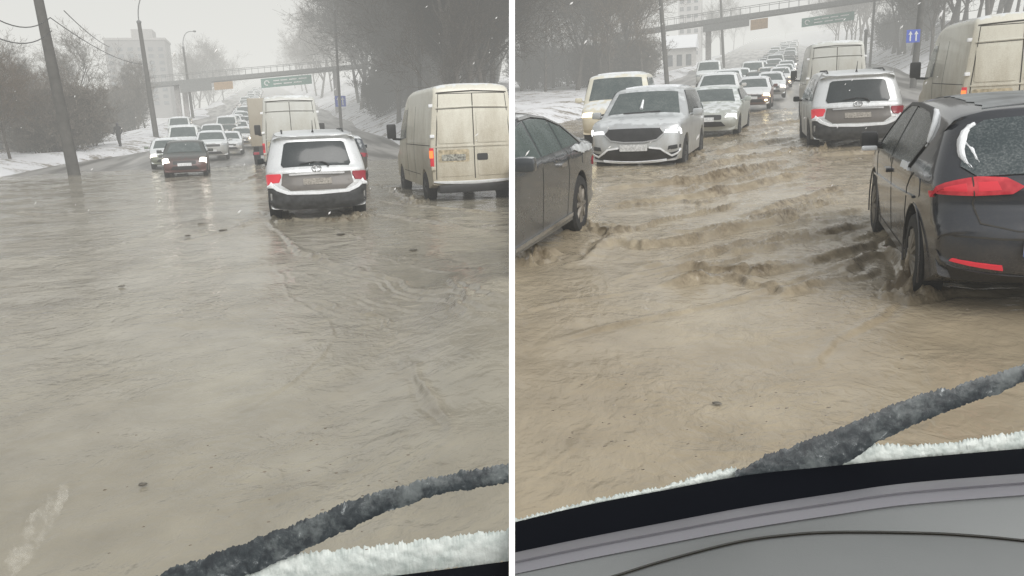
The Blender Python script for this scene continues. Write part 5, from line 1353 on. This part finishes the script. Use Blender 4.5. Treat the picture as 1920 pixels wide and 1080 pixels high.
def ice_mat():
    m, nt, b = newmat('windscreen_ice'); L = nt.links
    tc = N(nt, 'ShaderNodeTexCoord'); n1 = N(nt, 'ShaderNodeTexNoise', Scale=45, Detail=7, Roughness=.7); L.new(tc.outputs['Object'], n1.inputs['Vector'])
    cr = N(nt, 'ShaderNodeValToRGB'); L.new(n1.outputs['Fac'], cr.inputs[0])
    cr.color_ramp.elements[0].position = .32; cr.color_ramp.elements[0].color = (.36, .41, .39, 1)
    cr.color_ramp.elements[1].position = .6; cr.color_ramp.elements[1].color = (.62, .66, .63, 1)
    L.new(cr.outputs[0], b.inputs['Base Color']); b.inputs['Roughness'].default_value = .5
    bp = N(nt, 'ShaderNodeBump', Strength=.5, Distance=.004); L.new(n1.outputs['Fac'], bp.inputs['Height']); L.new(bp.outputs[0], b.inputs['Normal'])
    return m
ICEM = ice_mat()
def ragged_band(name, top, bot, dep, mat, label, cat, amp=6, seed=1, bulge=.012, n=420, rows=14, spikes=1.0):
    """strip of ice or a slush-covered blade lying on the screen; ragged along its edges, lumpy in thickness"""
    rr = random.Random(seed)
    def interp(c_, x_):
        for a, b_ in zip(c_[:-1], c_[1:]):
            if a[0] <= x_ <= b_[0]: return a[1]+(b_[1]-a[1])*(x_-a[0])/(b_[0]-a[0])
        return c_[-1][1] if x_ > c_[-1][0] else c_[0][1]
    x0, x1 = top[0][0], top[-1][0]; ctr = CP((x0+x1)/2, interp(top, (x0+x1)/2), dep)
    X = np.linspace(x0, x1, n+1)
    e1 = (fbm(X*.06, X*0+seed*3.3, 4, seed)-.47)*2*amp + (fbm(X*.35, X*0+9.1, 2, seed+5)-.37)*1.3*amp*spikes
    e2 = (fbm(X*.05, X*0+seed*7.7, 4, seed+2)-.47)*2*amp + (fbm(X*.3, X*0+2.1, 2, seed+6)-.37)*amp*spikes
    bm = bmesh.new(); V = []
    for i, x_ in enumerate(X):
        yt, yb = interp(top, x_)-e1[i], interp(bot, x_)+e2[i]*.8; row = []
        ys, ye = interp(top, x_), interp(bot, x_)
        for j in range(rows+1):
            t = j/rows; yy = ys+(ye-ys)*t - e1[i]*max(0, 1-t*3.2) + e2[i]*.8*max(0, 1-(1-t)*3.2); lump = float(fbm(np.array([x_*.05]), np.array([(yt+(yb-yt)*t)*.09+seed]), 3, seed+9)[0])
            d = dep - bulge*(math.sin(PI*t)**.6)*(.5+lump)
            row.append(bm.verts.new(CP(x_, yy, d)-ctr))
        V.append(row)
    for a, b_ in zip(V[:-1], V[1:]):
        for j in range(rows): bm.faces.new((a[j], a[j+1], b_[j+1], b_[j]))
    o = link(name, mesh_of(bm, name, mat, 60), None, Matrix.Translation(ctr)); tag(o, label, cat); return o
ragged_band('ice_strip', [(965.5, 974), (1100, 940), (1240, 912), (1320, 888), (1372, 876), (1412, 886)], [(965.5, 983), (1100, 951), (1240, 924), (1320, 909), (1372, 899), (1412, 894)], .935, ICEM, 'thin crust of ice along the windscreen foot left of the right wiper', 'ice', 5, 4, .005, spikes=1.8)
ragged_band('ice_strip', [(1560, 874), (1600, 846), (1640, 830), (1700, 836), (1780, 829), (1850, 820), (1930, 806), (2080, 795)], [(1560, 877), (1600, 874), (1640, 869), (1700, 864), (1780, 856), (1850, 850), (1930, 844), (2080, 834)], .935, ICEM, 'pale green strip of ice under the right wiper above the dashboard', 'ice', 5, 5, .005, spikes=1.8)
ragged_band('ice_strip', [(440, 1088), (500, 1052), (560, 1036), (640, 1030), (740, 1020), (850, 1004), (954, 993)], [(440, 1092), (500, 1110), (560, 1104), (640, 1092), (740, 1080), (850, 1066), (954, 1054)], .935, ICEM, 'broad pale strip of ice along the windscreen foot on the left', 'ice', 6, 6, .005, spikes=1.8)
def slushblade():
    m, nt, b = newmat('slushy_wiper_blade'); L = nt.links
    tc = N(nt, 'ShaderNodeTexCoord'); n1 = N(nt, 'ShaderNodeTexNoise', Scale=70, Detail=9, Roughness=.8, Distortion=.5); L.new(tc.outputs['Object'], n1.inputs['Vector'])
    cr = N(nt, 'ShaderNodeValToRGB'); L.new(n1.outputs['Fac'], cr.inputs[0]); E = cr.color_ramp.elements
    E[0].position = .42; E[0].color = (.025, .03, .035, 1); E[1].position = .54; E[1].color = (.045, .055, .06, 1)
    e = E.new(.61); e.color = (.09, .10, .105, 1); e = E.new(.66); e.color = (.42, .45, .46, 1)
    n2 = N(nt, 'ShaderNodeTexNoise', Scale=16, Detail=7, Roughness=.7); L.new(tc.outputs['Object'], n2.inputs['Vector'])
    c2 = N(nt, 'ShaderNodeMapRange'); L.new(n2.outputs['Fac'], c2.inputs['Value']); c2.inputs['From Min'].default_value = .52; c2.inputs['From Max'].default_value = .62; c2.inputs['To Max'].default_value = .62
    mx = N(nt, 'ShaderNodeMix', data_type='RGBA'); L.new(c2.outputs[0], mx.inputs['Factor']); L.new(cr.outputs[0], mx.inputs['A']); mx.inputs['B'].default_value = (.17, .19, .19, 1)
    L.new(mx.outputs['Result'], b.inputs['Base Color']); b.inputs['Roughness'].default_value = .3
    bp = N(nt, 'ShaderNodeBump', Strength=.35, Distance=.003); L.new(n1.outputs['Fac'], bp.inputs['Height']); L.new(bp.outputs[0], b.inputs['Normal'])
    return m
SB = slushblade()
ragged_band('wiper_blade', [(1378, 884), (1420, 862), (1480, 838), (1560, 808), (1640, 774), (1720, 738), (1800, 722), (1870, 700), (1930, 681), (2080, 640)],
            [(1378, 902), (1420, 896), (1480, 891), (1560, 880), (1620, 848), (1660, 820), (1720, 794), (1800, 764), (1870, 738), (1930, 712), (2080, 668)], .925, SB, 'dark wiper blade caked with slush rising to the right above the dashboard', 'wiper', 6, 14, .0015, spikes=1.3)
ragged_band('wiper_blade', [(262, 1092), (330, 1062), (400, 1038), (480, 1010), (560, 978), (640, 945), (720, 918), (800, 897), (880, 882), (954, 872)],
            [(262, 1110), (330, 1110), (400, 1104), (480, 1072), (560, 1038), (640, 1000), (720, 962), (800, 934), (880, 917), (954, 906)], .925, SB, 'dark wiper blade caked with slush crossing the lower left windscreen', 'wiper', 6, 17, .0015, spikes=1.3)
m, nt, b = newmat('reflection_smear_film'); tc = N(nt, 'ShaderNodeTexCoord'); n1 = N(nt, 'ShaderNodeTexNoise', Scale=60, Detail=8, Roughness=.7); nt.links.new(tc.outputs['Object'], n1.inputs['Vector'])  # pale film painted in place of a reflection on the glass
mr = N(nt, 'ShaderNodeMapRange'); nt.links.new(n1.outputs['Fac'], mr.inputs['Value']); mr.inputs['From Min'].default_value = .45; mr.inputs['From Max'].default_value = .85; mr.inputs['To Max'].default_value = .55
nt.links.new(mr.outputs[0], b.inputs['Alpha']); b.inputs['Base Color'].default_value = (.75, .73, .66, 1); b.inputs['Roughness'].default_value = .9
ragged_band('reflection_smear', [(8, 1050), (60, 960), (105, 915), (128, 905)], [(8, 1100), (60, 1050), (105, 975), (128, 930)], .934, m, 'pale diagonal painted reflection smear at the bottom left of the left windscreen', 'smear', 8, 23, .001, n=80)
# drops on the glass
def drops(name, boxes, label, seed):
    rr = random.Random(seed); bm = bmesh.new()
    for (x0, y0, x1, y1, n, s) in boxes:
        for i in range(n):
            px, py = rr.uniform(x0, x1), rr.uniform(y0, y1); c0 = CP(px, py, .93); r = s*rr.uniform(.5, 1.4)*.93/F_PX; 
            rx = M3 @ Vector((1, .15, 0)); up_ = M3 @ Vector((-.15, 1, 0)); vs = [bm.verts.new(c0+rx*(r*1.7*math.cos(a))+up_*(r*.55*math.sin(a)) + (M3 @ Vector((0, 0, rr.uniform(0, .001))))) for a in [2*PI*k/8 for k in range(8)]]
            bm.faces.new(vs)
    m = bpy.data.materials.get('dark_drop') or simple('dark_drop', (.20, .17, .13), .3)
    o = link(name, mesh_of(bm, name, m, 0)); tag(o, label, 'water drops', None, 'stuff')
drops('water_drops', [(1050, 690, 1560, 860, 34, 1.9), (980, 760, 1300, 900, 14, 1.7), (1500, 560, 1900, 700, 14, 1.7)], 'small dark water drops scattered over the right windscreen', 3)
drops('water_drops', [(180, 800, 700, 1040, 26, 1.9), (500, 850, 900, 960, 8, 1.9)], 'small dark water drops scattered over the left windscreen', 5)
# added white bar splitting the two views; it glows so it reads white
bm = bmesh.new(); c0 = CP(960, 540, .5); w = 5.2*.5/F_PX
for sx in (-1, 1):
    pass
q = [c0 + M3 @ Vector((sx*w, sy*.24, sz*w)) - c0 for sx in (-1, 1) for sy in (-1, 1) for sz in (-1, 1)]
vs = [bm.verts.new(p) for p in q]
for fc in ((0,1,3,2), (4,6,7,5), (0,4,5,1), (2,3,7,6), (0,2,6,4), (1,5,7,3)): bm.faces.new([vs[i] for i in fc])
o = link('view_divider', mesh_of(bm, 'view_divider', emis('white_divider_glow', (1, 1, 1), .75, (.85, .85, .85)), 0), None, Matrix.Translation(c0)); tag(o, 'narrow upright white bar added to divide the two views from top to bottom', 'added divider')

# falling snow
def flakes():
    rr = random.Random(12); bm = bmesh.new()
    for i in range(170):
        Y = rr.uniform(3.0, 26); px = rr.uniform(20, 1900); py = rr.uniform(-20, 430); P = CP(px, py, Y); s = rr.uniform(.004, .010)*(1+.05*Y)
        d = Vector((rr.uniform(-.8, -.2), rr.uniform(-.2, .2), -.5)).normalized()*s*rr.uniform(1.0, 2.2); u = d.orthogonal().normalized()*s*.6; v = d.cross(u).normalized()*s*.6
        a = [bm.verts.new(P+p) for p in (-d, u, v, -u, -v, d)]
        for k in range(4):
            bm.faces.new((a[0], a[1+k], a[1+(k+1) % 4])); bm.faces.new((a[5], a[1+(k+1) % 4], a[1+k]))
    o = link('falling_snow', mesh_of(bm, 'falling_snow', simple('snow_flake', (.8, .8, .8), .9), 60)); tag(o, 'white snowflakes drifting down over the traffic', 'snow', None, 'stuff')
flakes()

# ================================================================== HAZE, SKY, LIGHT, CAMERA
SIG = .0039; FOGC = (.80, .80, .765)
bm = bmesh.new(); box(bm, -1800, 1800, -60, 1900, -60, 75)
hz = link('snow_haze', mesh_of(bm, 'snow_haze', bpy.data.materials.new('snow_haze_air'), 0)); tag(hz, kind='structure')
m = hz.data.materials[0]; m.use_nodes = True; nt = m.node_tree; nt.nodes.clear()
out = N(nt, 'ShaderNodeOutputMaterial'); ab = N(nt, 'ShaderNodeVolumeAbsorption', Density=SIG); ab.inputs['Color'].default_value = (0, 0, 0, 1)
em = N(nt, 'ShaderNodeEmission', Strength=SIG); em.inputs['Color'].default_value = rgb(FOGC)  # haze emits its own light in place of scattered daylight
ad = N(nt, 'ShaderNodeAddShader'); nt.links.new(ab.outputs[0], ad.inputs[0]); nt.links.new(em.outputs[0], ad.inputs[1]); nt.links.new(ad.outputs[0], out.inputs['Volume'])

wd = bpy.data.worlds.new('World'); sc.world = wd; wd.use_nodes = True; nt = wd.node_tree; bg = nt.nodes['Background']
sky = N(nt, 'ShaderNodeTexSky', sky_type='NISHITA'); sky.sun_disc = False; sky.sun_elevation = R(42); sky.sun_rotation = R(150); sky.dust_density = 5; sky.air_density = 1.5
hs = N(nt, 'ShaderNodeHueSaturation', Saturation=.12); nt.links.new(sky.outputs[0], hs.inputs['Color']); nt.links.new(hs.outputs[0], bg.inputs['Color']); bg.inputs['Strength'].default_value = .15
sun = bpy.data.lights.new('overcast_sun', 'SUN'); sun.energy = 1.5; sun.angle = R(35); sun.color = (1, .97, .93)
so = bpy.data.objects.new('overcast_sun', sun); col.objects.link(so)
az, el = R(150), R(42); dv = Vector((math.sin(az)*math.cos(el), math.cos(az)*math.cos(el), math.sin(el)))
so.rotation_euler = dv.to_track_quat('Z', 'Y').to_euler()

cam = bpy.data.cameras.new('camera'); co = bpy.data.objects.new('camera', cam); col.objects.link(co)
cam.sensor_width = 36; cam.lens = F_PX/1920*36; cam.clip_start = .05; cam.clip_end = 6000
co.matrix_world = Matrix.Translation(CAM) @ cam_rot; sc.camera = co
sc.view_settings.view_transform = 'Standard'; sc.view_settings.look = 'None'; sc.view_settings.exposure = 0; sc.view_settings.gamma = 1
sc.cycles.use_denoising = True; sc.cycles.max_bounces = 6; sc.cycles.transparent_max_bounces = 8
sc.cycles.volume_max_steps = 64
